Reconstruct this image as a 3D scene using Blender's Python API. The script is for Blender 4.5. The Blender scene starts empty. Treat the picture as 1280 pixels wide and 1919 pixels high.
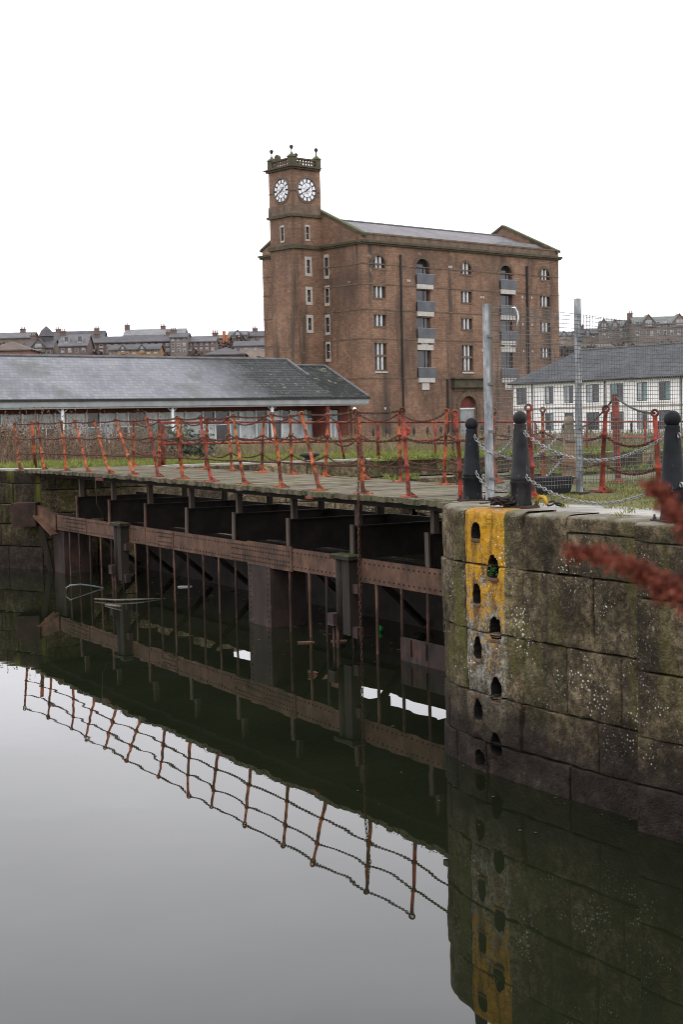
import bpy, bmesh, math, random
from mathutils import Vector, Matrix, noise as mnoise
R = math.radians
rng = random.Random(7)
sc = bpy.context.scene
COL = sc.collection

# ------------------------------------------------------------------ camera
FPX = 2700.0                                   # focal length in pixels of the 1919 px high picture
PITCH = math.atan(168 / FPX); ROLL = R(1.3)
EYE = Vector((0, 0, 3.75))
cF = Vector((0, math.cos(PITCH), -math.sin(PITCH)))
u0_ = Vector((0, math.sin(PITCH), math.cos(PITCH)))
cR = Vector((1, 0, 0)) * math.cos(ROLL) - u0_ * math.sin(ROLL)
cU = u0_ * math.cos(ROLL) + Vector((1, 0, 0)) * math.sin(ROLL)
cam = bpy.data.cameras.new('camera'); camo = bpy.data.objects.new('camera', cam); COL.objects.link(camo)
mw = Matrix((cR, cU, -cF)).transposed().to_4x4(); mw.translation = EYE
camo.matrix_world = mw
cam.sensor_fit = 'VERTICAL'; cam.sensor_height = 36; cam.lens = FPX / 1919 * 36
cam.clip_start = .05; cam.clip_end = 4000
cam.dof.use_dof = True; cam.dof.focus_distance = 26; cam.dof.aperture_fstop = 5.0
sc.camera = camo

# ------------------------------------------------------------------ sky, sun, exposure
LZ = 2.35
w = bpy.data.worlds.new('World'); sc.world = w; w.use_nodes = True
nt = w.node_tree; nt.nodes.clear()
def nn(nt, t, **kw):
    n = nt.nodes.new(t)
    for k, v in kw.items(): setattr(n, k, v)
    return n
out = nn(nt, 'ShaderNodeOutputWorld'); bg = nn(nt, 'ShaderNodeBackground')
sky = nn(nt, 'ShaderNodeTexSky', sky_type='NISHITA', sun_disc=False, sun_elevation=R(42), sun_rotation=R(200), dust_density=4.0, air_density=1.0)
tc = nn(nt, 'ShaderNodeTexCoord'); sep = nn(nt, 'ShaderNodeSeparateXYZ')
nt.links.new(tc.outputs['Generated'], sep.inputs[0])
mr = nn(nt, 'ShaderNodeMapRange'); mr.inputs[1].default_value = 0; mr.inputs[2].default_value = 1
mr.inputs[3].default_value = LZ * .83; mr.inputs[4].default_value = LZ      # CIE overcast: brighter towards the zenith
nt.links.new(sep.outputs[2], mr.inputs[0])
no = nn(nt, 'ShaderNodeTexNoise'); no.inputs['Scale'].default_value = 2.2; no.inputs['Detail'].default_value = 5
mp = nn(nt, 'ShaderNodeMapping'); mp.inputs['Scale'].default_value = (1, 1, 3.5)
nt.links.new(tc.outputs['Generated'], mp.inputs[0]); nt.links.new(mp.outputs[0], no.inputs[0])
m2 = nn(nt, 'ShaderNodeMapRange'); m2.inputs[1].default_value = .3; m2.inputs[2].default_value = .75; m2.inputs[3].default_value = .86; m2.inputs[4].default_value = 1.1
nt.links.new(no.outputs[0], m2.inputs[0])
mu = nn(nt, 'ShaderNodeMath', operation='MULTIPLY'); nt.links.new(mr.outputs[0], mu.inputs[0]); nt.links.new(m2.outputs[0], mu.inputs[1])
vm = nn(nt, 'ShaderNodeVectorMath', operation='SCALE'); vm.inputs[0].default_value = (.987, .98, 1.03); nt.links.new(mu.outputs[0], vm.inputs['Scale'])
vs = nn(nt, 'ShaderNodeVectorMath', operation='SCALE'); vs.inputs['Scale'].default_value = .1; nt.links.new(sky.outputs[0], vs.inputs[0])
mx = nn(nt, 'ShaderNodeMix', data_type='RGBA'); mx.inputs[0].default_value = .93
nt.links.new(vs.outputs[0], mx.inputs[6]); nt.links.new(vm.outputs[0], mx.inputs[7])
nt.links.new(mx.outputs[2], bg.inputs[0]); bg.inputs[1].default_value = 1.0
nt.links.new(bg.outputs[0], out.inputs[0])
sl = bpy.data.lights.new('sun', 'SUN'); sl.energy = .7; sl.angle = R(40); sl.color = (1, .97, .93)
so = bpy.data.objects.new('sun', sl); COL.objects.link(so); so.rotation_euler = (R(48), 0, R(25)); so.location = (20, -20, 60)
vw = sc.view_settings; vw.view_transform = 'Standard'; vw.look = 'None'; vw.exposure = 0; vw.gamma = 1; vw.use_curve_mapping = False
sc.render.engine = 'CYCLES'
sc.cycles.use_denoising = True; sc.cycles.filter_width = 1.0
sc.cycles.max_bounces = 6; sc.cycles.diffuse_bounces = 3; sc.cycles.glossy_bounces = 3; sc.cycles.transmission_bounces = 4; sc.cycles.transparent_max_bounces = 8
sc.cycles.caustics_reflective = False; sc.cycles.caustics_refractive = False

# ------------------------------------------------------------------ geometry helpers
def ray(x, y): return cF + cR * ((x - 640) / FPX) + cU * ((960 - y) / FPX)
def gp(x, y, z):                                # photo pixel -> point on the level z
    r = ray(x, y); return EYE + r * ((z - EYE.z) / r.z)
def dp(x, y, Y):                                # photo pixel -> point at distance Y
    r = ray(x, y); return EYE + r * (Y / r.y)

class MB:
    def __init__(s): s.v = []; s.f = []; s.uv = None
    def add(s, vs, fs):
        b = len(s.v); s.v += [tuple(p) for p in vs]; s.f += [tuple(i + b for i in q) for q in fs]
    def hexa(s, p):                             # 8 corners: bottom 4 ccw, top 4 ccw
        s.add(p, [(3, 2, 1, 0), (4, 5, 6, 7), (0, 1, 5, 4), (1, 2, 6, 5), (2, 3, 7, 6), (3, 0, 4, 7)])
    def box(s, x0, x1, y0, y1, z0, z1):
        s.hexa([(x0, y0, z0), (x1, y0, z0), (x1, y1, z0), (x0, y1, z0), (x0, y0, z1), (x1, y0, z1), (x1, y1, z1), (x0, y1, z1)])
    def fbox(s, fr, u0, u1, z0, z1, o0, o1):    # box in a wall frame
        s.hexa([fr(u0, z0, o1), fr(u1, z0, o1), fr(u1, z0, o0), fr(u0, z0, o0), fr(u0, z1, o1), fr(u1, z1, o1), fr(u1, z1, o0), fr(u0, z1, o0)])
    def cham(s, fr, u0, u1, z0, z1, o0, o1, c=.02):   # box with chamfered front edges
        a = [fr(u0, z0, o0), fr(u1, z0, o0), fr(u1, z1, o0), fr(u0, z1, o0),
             fr(u0, z0, o1 - c), fr(u1, z0, o1 - c), fr(u1, z1, o1 - c), fr(u0, z1, o1 - c),
             fr(u0 + c, z0 + c, o1), fr(u1 - c, z0 + c, o1), fr(u1 - c, z1 - c, o1), fr(u0 + c, z1 - c, o1)]
        s.add(a, [(0, 3, 2, 1), (0, 1, 5, 4), (1, 2, 6, 5), (2, 3, 7, 6), (3, 0, 4, 7), (4, 5, 9, 8), (5, 6, 10, 9), (6, 7, 11, 10), (7, 4, 8, 11), (8, 9, 10, 11)])
    def beam(s, a, b, wd, ht, up=Vector((0, 0, 1))):
        a = Vector(a); b = Vector(b); t = (b - a).normalized()
        x = t.cross(up)
        if x.length < 1e-4: x = t.cross(Vector((1, 0, 0)))
        x.normalize(); y = x.cross(t).normalized(); x = x * wd / 2; y = y * ht / 2
        s.hexa([a - x - y, a + x - y, b + x - y, b - x - y, a - x + y, a + x + y, b + x + y, b - x + y])
    def tube(s, pts, r, n=8, cap=True, closed=False):
        pts = [Vector(p) for p in pts]; m = len(pts); b = len(s.v)
        rs = r if isinstance(r, (list, tuple)) else [r] * m
        up = None
        for i, p in enumerate(pts):
            if closed: t = pts[(i + 1) % m] - pts[i - 1]
            else: t = pts[min(i + 1, m - 1)] - pts[max(i - 1, 0)]
            t.normalize()
            if up is None:
                up = Vector((0, 0, 1)) if abs(t.z) < .9 else Vector((1, 0, 0))
            x = t.cross(up).normalized(); y = x.cross(t).normalized(); up = y
            for k in range(n):
                q = 2 * math.pi * k / n
                s.v.append(tuple(p + (x * math.cos(q) + y * math.sin(q)) * rs[i]))
        for i in range(m if closed else m - 1):
            j = (i + 1) % m
            for k in range(n):
                l = (k + 1) % n
                s.f.append((b + i * n + k, b + i * n + l, b + j * n + l, b + j * n + k))
        if cap and not closed:
            s.f.append(tuple(b + k for k in range(n))[::-1]); s.f.append(tuple(b + (m - 1) * n + k for k in range(n)))
    def lathe(s, prof, c=(0, 0, 0), n=24, fx=Vector((1, 0, 0)), fy=Vector((0, 1, 0)), fz=Vector((0, 0, 1))):
        b = len(s.v); c = Vector(c)
        for r, z in prof:
            for k in range(n):
                q = 2 * math.pi * k / n
                s.v.append(tuple(c + fx * (r * math.cos(q)) + fy * (r * math.sin(q)) + fz * z))
        for i in range(len(prof) - 1):
            for k in range(n):
                l = (k + 1) % n
                s.f.append((b + i * n + k, b + i * n + l, b + (i + 1) * n + l, b + (i + 1) * n + k))
        s.f.append(tuple(b + k for k in range(n))[::-1]); s.f.append(tuple(b + (len(prof) - 1) * n + k for k in range(n)))
    def prism(s, poly, fr, o0, o1):             # polygon (u, z) in a wall frame, extruded o0..o1
        n = len(poly)
        s.add([fr(u, z, o0) for u, z in poly] + [fr(u, z, o1) for u, z in poly],
              [tuple(range(n))[::-1], tuple(range(n, 2 * n))] + [(i, (i + 1) % n, n + (i + 1) % n, n + i) for i in range(n)])
    def build(s, name, m, parent=None, smooth=False, origin=None, fix=True):
        org = Vector(origin) if origin is not None else (ORG.get(parent, Vector((0, 0, 0))) if parent else Vector((0, 0, 0)))
        me = bpy.data.meshes.new(name)
        me.from_pydata([tuple(Vector(p) - org) for p in s.v], [], s.f)
        if fix:
            bm = bmesh.new(); bm.from_mesh(me); bmesh.ops.recalc_face_normals(bm, faces=bm.faces); bm.to_mesh(me); bm.free()
        if s.uv:
            lay = me.uv_layers.new(name='wall')
            for l in me.loops: lay.data[l.index].uv = s.uv[l.vertex_index]
        me.materials.append(m)
        if smooth:
            for p in me.polygons: p.use_smooth = True
        o = bpy.data.objects.new(name, me); COL.objects.link(o)
        if parent: o.parent = parent; ORG[o] = org
        else:
            o.location = org if origin is not None else (0, 0, 0); ORG[o] = org
        return o
ORG = {}
def autosmooth(o, ang=35):
    me = o.data
    for p in me.polygons: p.use_smooth = True
    me.set_sharp_from_angle(angle=R(ang))
    return o
def tag(o, label=None, cat=None, group=None, kind=None):
    if label: o['label'] = label
    if cat: o['category'] = cat
    if group: o['group'] = group
    if kind: o['kind'] = kind
    return o
def empty(name, loc, label=None, cat=None, group=None, kind=None, rz=0):
    o = bpy.data.objects.new(name, None); COL.objects.link(o); o.location = loc; o.rotation_euler.z = rz
    o.empty_display_size = .2
    ORG[o] = Vector(loc)
    return tag(o, label, cat, group, kind)
def put(proto, name, parent=None, loc=(0, 0, 0), rot=(0, 0, 0), scale=(1, 1, 1), m=None):   # an object sharing a mesh
    o = bpy.data.objects.new(name, proto.data if hasattr(proto, 'data') else proto); COL.objects.link(o)
    o.location = loc; o.rotation_euler = rot; o.scale = scale
    if parent: o.parent = parent
    return o
def mesh_of(mb, name, m, smooth=None):
    me = bpy.data.meshes.new(name); me.from_pydata(mb.v, [], mb.f)
    bm = bmesh.new(); bm.from_mesh(me); bmesh.ops.recalc_face_normals(bm, faces=bm.faces); bm.to_mesh(me); bm.free()
    me.materials.append(m)
    if smooth:
        for p in me.polygons: p.use_smooth = True
        me.set_sharp_from_angle(angle=R(smooth))
    return me
def frame(ox, oy, d, o):                        # wall frame: u along d, out along o
    def fr(u, z, out=0): return Vector((ox + d[0] * u + o[0] * out, oy + d[1] * u + o[1] * out, z))
    return fr
def h1(*a):                                     # steady pseudo random 0..1
    return random.Random(repr(a)).random()

# ------------------------------------------------------------------ material helpers
def rgba(c): return (c[0], c[1], c[2], 1)
class T:
    def __init__(s, name):
        s.m = bpy.data.materials.new(name); s.m.use_nodes = True; s.nt = s.m.node_tree; s.b = s.nt.nodes['Principled BSDF']
        g = s.nt.nodes.new('ShaderNodeNewGeometry'); s.pos = g.outputs['Position']; s.nrm = g.outputs['Normal']
    def l(s, a, b): s.nt.links.new(a, b)
    def n(s, t, **k):
        n = s.nt.nodes.new(t)
        for a, b in k.items(): setattr(n, a, b)
        return n
    def set(s, i, v):
        if hasattr(v, 'default_value') or hasattr(v, 'is_linked'): s.l(v, i)
        else: i.default_value = v
    def math(s, op, a, b=0.0, clamp=False):
        n = s.n('ShaderNodeMath', operation=op, use_clamp=clamp); s.set(n.inputs[0], a); s.set(n.inputs[1], b); return n.outputs[0]
    def mapr(s, v, a, b, c=0.0, d=1.0):
        n = s.n('ShaderNodeMapRange'); s.set(n.inputs[0], v)
        for i, q in enumerate((a, b, c, d)): s.set(n.inputs[i + 1], q)
        return n.outputs[0]
    def vec(s, stretch=(1, 1, 1), rot=0.0, src=None):
        n = s.n('ShaderNodeMapping'); n.inputs['Scale'].default_value = stretch; n.inputs['Rotation'].default_value = (0, 0, rot)
        s.l(src or s.pos, n.inputs[0]); return n.outputs[0]
    def noise(s, scale, detail=6, stretch=(1, 1, 1), rough=.6, src=None):
        n = s.n('ShaderNodeTexNoise'); n.inputs['Scale'].default_value = scale; n.inputs['Detail'].default_value = detail; n.inputs['Roughness'].default_value = rough
        s.l(s.vec(stretch, src=src), n.inputs[0]); return n.outputs[0]
    def mix(s, f, a, b, mode='MIX'):
        n = s.n('ShaderNodeMix', data_type='RGBA', blend_type=mode); s.set(n.inputs[0], f)
        for i, q in ((6, a), (7, b)): s.set(n.inputs[i], rgba(q) if isinstance(q, tuple) else q)
        return n.outputs[2]
    def ramp(s, f, stops):
        n = s.n('ShaderNodeValToRGB'); s.l(f, n.inputs[0]); e = n.color_ramp.elements
        while len(e) < len(stops): e.new(.5)
        for q, (p, c) in zip(e, stops): q.position = p; q.color = rgba(c)
        return n.outputs[0]
    def rnd(s):
        return s.n('ShaderNodeObjectInfo').outputs['Random']
    def bump(s, h, dist=.01, strength=.6):
        n = s.n('ShaderNodeBump'); n.inputs['Strength'].default_value = strength; n.inputs['Distance'].default_value = dist
        s.l(h, n.inputs['Height']); return n
    def end(s, col, rough=.85, bump=None, metal=0, spec=.3):
        s.set(s.b.inputs['Base Color'], rgba(col) if isinstance(col, tuple) else col); s.set(s.b.inputs['Roughness'], rough)
        s.b.inputs['Metallic'].default_value = metal; s.b.inputs['Specular IOR Level'].default_value = spec
        if bump: s.l(bump.outputs[0], s.b.inputs['Normal'])
        return s.m
def mat(name, stops, scale=2., detail=8, rough=.85, bd=.01, bs=None, stretch=(1, 1, 1), blotch=(), moss=None, rnd=0., metal=0, spec=.3, bstretch=None):
    t = T(name)
    col = t.ramp(t.noise(scale, detail, stretch), stops)
    for c, s, lo, hi, st in blotch:
        col = t.mix(t.mapr(t.noise(s, 7, st), lo, hi), col, c)
    if moss:
        c, lo, hi = moss
        sp = t.n('ShaderNodeSeparateXYZ'); t.l(t.nrm, sp.inputs[0])
        f = t.math('MULTIPLY', t.mapr(sp.outputs[2], .3, .8), t.mapr(t.noise(3.0, 6), lo, hi))
        col = t.mix(f, col, c)
    if rnd:
        col = t.mix(1.0, col, t.ramp(t.rnd(), [(0, (1 - rnd,) * 3), (1, (1 + rnd,) * 3)]), 'MULTIPLY')
    b = t.bump(t.noise(bs or scale * 6, 6, bstretch or stretch), bd) if bd else None
    return t.end(col, rough, b, metal, spec)

MT = {}
# painted and rusting steel
MT['rust'] = mat('rusted_steel', [(.3, (.016, .01, .008)), (.5, (.042, .022, .015)), (.7, (.085, .042, .026))], 3.5, bd=.006, blotch=[((.02, .014, .011), 1.3, .5, .7, (1, 1, .4)), ((.2, .075, .03), 5, .62, .75, (1, 1, 1))])
MT['rust_pink'] = mat('rusted_girder_steel', [(.3, (.04, .024, .017)), (.5, (.1, .055, .035)), (.72, (.165, .09, .055))], 3.0, bd=.006, blotch=[((.035, .022, .018), 1.1, .52, .7, (1, 1, .5)), ((.24, .085, .032), 4, .62, .76, (1, 1, 1))])
MT['rust_dark'] = mat('dark_rusted_plate', [(.3, (.012, .009, .008)), (.5, (.03, .02, .017)), (.7, (.06, .036, .028))], 2.5, bd=.006, stretch=(1, 1, .5), blotch=[((.09, .045, .03), 3, .58, .72, (1, 1, .5)), ((.06, .058, .05), 1.5, .6, .72, (1, 1, 3))])
MT['dark_steel'] = mat('dark_wet_steel', [(.3, (.008, .007, .006)), (.6, (.022, .016, .013)), (.8, (.05, .03, .02))], 3, bd=.006)
MT['orange'] = None
def orange(name, hot):
    t = T(name)
    a = t.ramp(t.noise(9, 8), [(.36, (.035, .013, .009)), (.5, hot), (.62, tuple(min(1, c * 1.35) for c in hot)), (.82, (.3, .13, .07))])
    col = t.mix(t.mapr(t.noise(5.0, 8), .47, .58, 0, .9), a, (.06, .02, .012))
    col = t.mix(1.0, col, t.ramp(t.rnd(), [(0, (.75, .7, .65)), (1, (1.2, 1.2, 1.15))]), 'MULTIPLY')
    return t.end(col, .75, t.bump(t.noise(40, 5), .004))
MT['orange'] = orange('flaking_orange_paint', (.29, .072, .022))
MT['red'] = orange('flaking_red_paint', (.225, .034, .021))
MT['chain_rust'] = mat('rusty_chain_steel', [(.3, (.035, .018, .013)), (.6, (.1, .042, .027)), (.8, (.17, .075, .045))], 8, bd=.003)
MT['chain'] = mat('galvanised_chain_steel', [(.3, (.12, .12, .12)), (.7, (.36, .36, .35))], 14, bd=0, metal=.6, rough=.5, spec=.4)
MT['galv'] = mat('galvanised_post_steel', [(.32, (.12, .13, .135)), (.5, (.24, .255, .265)), (.68, (.4, .41, .415))], 14, bd=.002, metal=.3, rough=.55, stretch=(1, 1, .4), blotch=[((.11, .1, .085), 3, .55, .7, (1, 1, .15))])
MT['wire'] = mat('weathered_fence_wire', [(.3, (.07, .07, .07)), (.7, (.15, .15, .145))], 5, bd=0, metal=.4, rough=.6)
MT['black'] = mat('worn_black_bollard_paint', [(.35, (.006, .007, .008)), (.7, (.013, .014, .017))], 5, bd=.002, rough=.6, spec=.12, blotch=[((.13, .13, .13), 24, .66, .69, (1, 1, .25)), ((.05, .03, .018), 9, .62, .68, (1, 1, 1)), ((.035, .033, .03), 3, .55, .75, (1, 1, .5))])
MT['black_plain'] = mat('black_plastic', [(.3, (.012, .013, .014)), (.7, (.026, .028, .03))], 4, bd=.001, rough=.45)
MT['iron'] = mat('black_iron', [(.3, (.012, .012, .012)), (.7, (.03, .028, .026))], 4, bd=0, rough=.7)
# timber
def deckwood():
    t = T('weathered_deck_timber')
    col = t.ramp(t.noise(2.5, 10, (1, 1, 1)), [(.3, (.055, .043, .026)), (.5, (.115, .093, .058)), (.7, (.175, .147, .097))])
    gr = t.noise(26, 5, (.25, .8, 1))
    col = t.mix(t.mapr(gr, .45, .7, 0, .55), col, (.055, .045, .03))
    col = t.mix(t.mapr(t.noise(1.6, 6), .5, .68, 0, .8), col, (.085, .1, .035))
    col = t.mix(t.mapr(t.noise(.8, 6), .6, .75, 0, .45), col, (.3, .28, .24))
    col = t.mix(1.0, col, t.ramp(t.rnd(), [(0, (.7, .7, .7)), (1, (1.2, 1.2, 1.2))]), 'MULTIPLY')
    return t.end(col, .8, t.bump(gr, .006))
MT['deck'] = deckwood()
MT['timber'] = mat('dark_wet_timber', [(.3, (.01, .008, .006)), (.6, (.03, .023, .017)), (.8, (.06, .046, .033))], 4, bd=.008, stretch=(1, 1, .2), moss=((.05, .07, .02), .3, .5))
MT['greypost'] = mat('grey_weathered_timber', [(.3, (.055, .042, .034)), (.7, (.14, .108, .085))], 4, bd=.008, stretch=(2, 2, .2))

# stone walls of the dock
def dockstone(name, paint=False, wet=.75, lift=1.0, green=.5, ledge=2.55):
    t = T(name)
    k = lambda c: tuple(q * lift for q in c)
    sp = t.n('ShaderNodeSeparateXYZ'); t.l(t.pos, sp.inputs[0]); z = sp.outputs[2]
    big = t.noise(1.3, 9)
    col = t.ramp(big, [(.34, k((.045, .035, .024))), (.44, k((.105, .083, .052))), (.54, k((.18, .145, .09))), (.66, k((.29, .24, .16)))])
    col = t.mix(1.0, col, t.ramp(t.rnd(), [(0, (.68, .66, .66)), (.5, (1, .97, .92)), (1, (1.42, 1.36, 1.24))]), 'MULTIPLY')
    col = t.mix(t.mapr(t.noise(9, 9, rough=.75), .45, .62, .75, 0), col, k((.02, .016, .011)))
    col = t.mix(t.mapr(t.noise(30, 5, rough=.7), .54, .66, 0, .8), col, k((.018, .014, .01)))
    col = t.mix(t.mapr(t.noise(17, 6, rough=.7), .56, .7, 0, .5), col, k((.2, .17, .12)))          # pits and grain
    # green algae hanging down in streaks
    st = t.noise(1.5, 7, (1.6, 1.6, .3))
    col = t.mix(t.math('MULTIPLY', t.mapr(st, .52, .68, 0, green), t.mapr(z, .4, 1.3)), col, (.12, .125, .02))
    col = t.mix(t.math('MULTIPLY', t.mapr(t.noise(3.1, 7, (1.8, 1.8, .18)), .55, .7, 0, .75), t.mapr(z, .2, 1.6)), col, (.028, .024, .019))
    mr = None
    if paint:
        uvn = t.n('ShaderNodeUVMap', uv_map='wall'); su = t.n('ShaderNodeSeparateXYZ'); t.l(uvn.outputs[0], su.inputs[0]); u = su.outputs[0]
        wob = t.math('MULTIPLY', t.math('SUBTRACT', t.noise(9, 4), .5), .06)
        uu = t.math('ADD', u, wob)
        band = t.math('MULTIPLY', t.mapr(uu, .78, .80), t.mapr(uu, 1.56, 1.535))
        er = t.mapr(z, .9, 2.75, .6, .34)                                                  # flakes off more and more towards the water
        keep = t.mapr(t.math('SUBTRACT', t.math('ADD', t.math('MULTIPLY', t.noise(10, 9, (1, 1, .8), .75), .75), t.math('MULTIPLY', t.noise(2.4, 3), .25)), er), -.02, .04)
        mask = t.math('MULTIPLY', t.math('MULTIPLY', band, keep), t.mapr(z, .5, .8))
        ycol = t.ramp(t.noise(6, 8), [(.3, (.36, .17, .02)), (.5, (.52, .27, .022)), (.7, (.58, .34, .04))])
        ycol = t.mix(t.mapr(t.noise(11, 7, (1, 1, .22), .7), .5, .64, 0, .85), ycol, (.13, .075, .03))
        under = t.mix(t.math('MULTIPLY', band, t.mapr(z, .45, 1.0, 0, .8)), col, t.ramp(t.noise(20, 9, rough=.75), [(.36, (.06, .05, .04)), (.5, (.2, .18, .13)), (.58, (.42, .41, .38)), (.7, (.32, .18, .04))]))
        col = t.mix(mask, under, ycol)
        for uc in (1.05, 1.37):                                                              # rust and slime running down from the recesses
            du = t.math('ABSOLUTE', t.math('SUBTRACT', t.math('ADD', u, t.math('MULTIPLY', wob, .8)), uc))
            col = t.mix(t.math('MULTIPLY', t.mapr(du, .1, .03), t.mapr(t.noise(5, 7, (1.5, 1.5, .5)), .45, .62, 0, .75)), col, t.ramp(t.noise(7, 6), [(.4, (.03, .018, .012)), (.6, (.13, .055, .022))]))
    # white lichen and droppings in small specks
    vo = t.n('ShaderNodeTexVoronoi'); vo.inputs['Scale'].default_value = 26; t.l(t.pos, vo.inputs[0])
    rad = t.math('ADD', t.mapr(t.noise(2.1, 6), .46, .68, -.1, .22), t.math('MULTIPLY', t.mapr(z, .6, 1.0), t.mapr(z, 2.3, 1.4, 0, .11)))
    if paint or lift >= 1:
        sm = t.math('MULTIPLY', t.math('LESS_THAN', t.math('ADD', vo.outputs[0], t.math('MULTIPLY', t.noise(60, 3), .14)), t.math('ADD', rad, .07)), t.mapr(z, .35, .6))
        col = t.mix(t.math('MULTIPLY', sm, .95), col, (.74, .74, .7))
        fm = t.mapr(t.noise(34, 6), .6, .66)
        col = t.mix(t.math('MULTIPLY', t.math('MULTIPLY', fm, t.mapr(t.noise(1.7, 4), .5, .62)), t.mapr(z, .5, .9)), col, (.3, .3, .26))
    # tidal stain
    wz = t.math('ADD', z, t.math('MULTIPLY', t.math('SUBTRACT', t.noise(1.6, 8), .5), 1.3))
    f = t.mapr(wz, wet + .35, wet - .35)
    col = t.mix(t.math('MULTIPLY', f, .9), col, t.ramp(t.noise(5, 8), [(.3, (.006, .0045, .004)), (.55, (.022, .016, .014)), (.78, (.06, .044, .037))]))
    if not paint and lift < 1:
        pass
    # moss on ledges
    sn = t.n('ShaderNodeSeparateXYZ'); t.l(t.nrm, sn.inputs[0])
    topc = t.ramp(t.noise(4, 8), [(.3, (.1, .09, .065)), (.5, (.2, .18, .14)), (.7, (.3, .28, .24))])
    col = t.mix(t.math('MULTIPLY', t.mapr(sn.outputs[2], .45, .85), t.mapr(z, ledge, ledge + .08)), col, t.mix(t.mapr(t.noise(2.5, 6), .5, .66, 0, .8), topc, (.07, .085, .025)))
    if paint:                                                                                # paint carried over the lip
        lip = t.math('MULTIPLY', t.math('MULTIPLY', t.mapr(sn.outputs[2], .2, .5), t.math('MULTIPLY', band, t.mapr(z, 2.6, 2.7))), t.mapr(t.noise(6, 8), .4, .5))
        col = t.mix(lip, col, t.ramp(t.noise(9, 6), [(.35, (.25, .12, .03)), (.6, (.45, .24, .05))]))
    rough = t.mapr(f, 0, 1, .95, .8)
    hgt = t.math('ADD', t.math('MULTIPLY', t.noise(26, 7), .6), t.math('MULTIPLY', t.noise(6, 5), .8))
    return t.end(col, rough, t.bump(t.math('ADD', hgt, t.math('MULTIPLY', t.noise(60, 4), .35)), .05, 1.0), spec=.12)
MT['dock'] = dockstone('weathered_dock_stone')
MT['dock_paint'] = dockstone('dock_stone_with_yellow_paint', paint=True)
MT['dock_far'] = dockstone('mossy_dock_stone', wet=.6, lift=.55, green=.75, ledge=1.4)
MT['dock_lock'] = dockstone('pale_mossy_lock_stone', wet=.4, lift=1.25, green=.6, ledge=1.4)
MT['core'] = mat('dark_joint_mortar', [(.3, (.012, .01, .008)), (.7, (.03, .025, .02))], 5, bd=.01)
MT['recess'] = mat('recess_shade_black', [(.3, (.004, .0035, .003)), (.7, (.012, .01, .008))], 5, bd=.01)  # near-black base colour stands in for the shade inside the step holes
# ------------------------------------------------------------------ water
def water_mat():
    t = T('still_dock_water')
    h = t.math('ADD', t.math('MULTIPLY', t.noise(.9, 2, (1, .7, 1)), 1.15), t.math('MULTIPLY', t.noise(3.0, 1, (1, .6, 1)), .13))
    b = t.bump(h, .0022, 1.0)
    t.b.inputs['IOR'].default_value = 1.4
    col = t.ramp(t.noise(.25, 4), [(.3, (.006, .008, .004)), (.7, (.012, .014, .007))])
    return t.end(col, t.mapr(t.noise(.35, 5, (1, .4, 1)), .5, .72, .004, .02), b, 0, .5)
mb = MB(); mb.add([(-300, -60, 0), (300, -60, 0), (300, 180, 0), (-300, 180, 0)], [(0, 1, 2, 3)])
tag(mb.build('water', water_mat()), kind='structure')

# ------------------------------------------------------------------ ground
def ground_mat():
    t = T('rough_grass_ground')
    col = t.ramp(t.noise(.9, 10), [(.3, (.06, .066, .022)), (.48, (.11, .11, .038)), (.6, (.13, .105, .052)), (.8, (.17, .14, .085))])
    col = t.mix(t.mapr(t.noise(5, 8), .5, .7, 0, .7), col, (.05, .075, .018))
    return t.end(col, .95, t.bump(t.noise(14, 6), .04))
MT['ground'] = ground_mat()
FB = [(-150, 134), (-40, 60.6), (-8.0, 38.55), (-7.7, 38.65), (19.6, 50.25), (160, 109.8)]
bk = Vector((-.12, .993)); rows = [(.45, 2.60), (7, 2.6), (15, 2.55), (30, 2.3), (55, 1.8), (85, 1.4), (180, 1.4), (420, 6), (900, 6), (2500, 6)]
mb = MB()
for r, z in rows:
    for x, y in FB: mb.v.append((x + bk.x * r * (1 + (r > 300) * 0), y + bk.y * r, z))
n = len(FB)
for i in range(len(rows) - 1):
    for j in range(n - 1): mb.f.append((i * n + j, i * n + j + 1, (i + 1) * n + j + 1, (i + 1) * n + j))
tag(mb.build('ground', MT['ground']), kind='structure')

# ------------------------------------------------------------------ hill
def hill_z(x, y):
    q = max(0., min(1., (y - 205) / 215.)); q = q * q * (3 - 2 * q)
    z = 1.0 + 23.5 * q + max(0, y - 420) * .012
    z += 1.4 * mnoise.noise(Vector((x * .02, y * .02, 3))) * q
    return z
mb = MB(); NX, NY = 60, 30
for j in range(NY + 1):
    for i in range(NX + 1):
        y = 200 + j * 14; x = (-.42 + .84 * i / NX) * y * 1.3
        mb.v.append((x, y, hill_z(x, y)))
for j in range(NY):
    for i in range(NX): k = j * (NX + 1) + i; mb.f.append((k, k + 1, k + NX + 2, k + NX + 1))
MT['hill'] = mat('scrubby_hillside', [(.3, (.035, .03, .022)), (.5, (.06, .05, .035)), (.7, (.075, .075, .03))], .12, bd=.3, bs=.6)
tag(mb.build('hill', MT['hill'], smooth=True), kind='structure')

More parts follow.
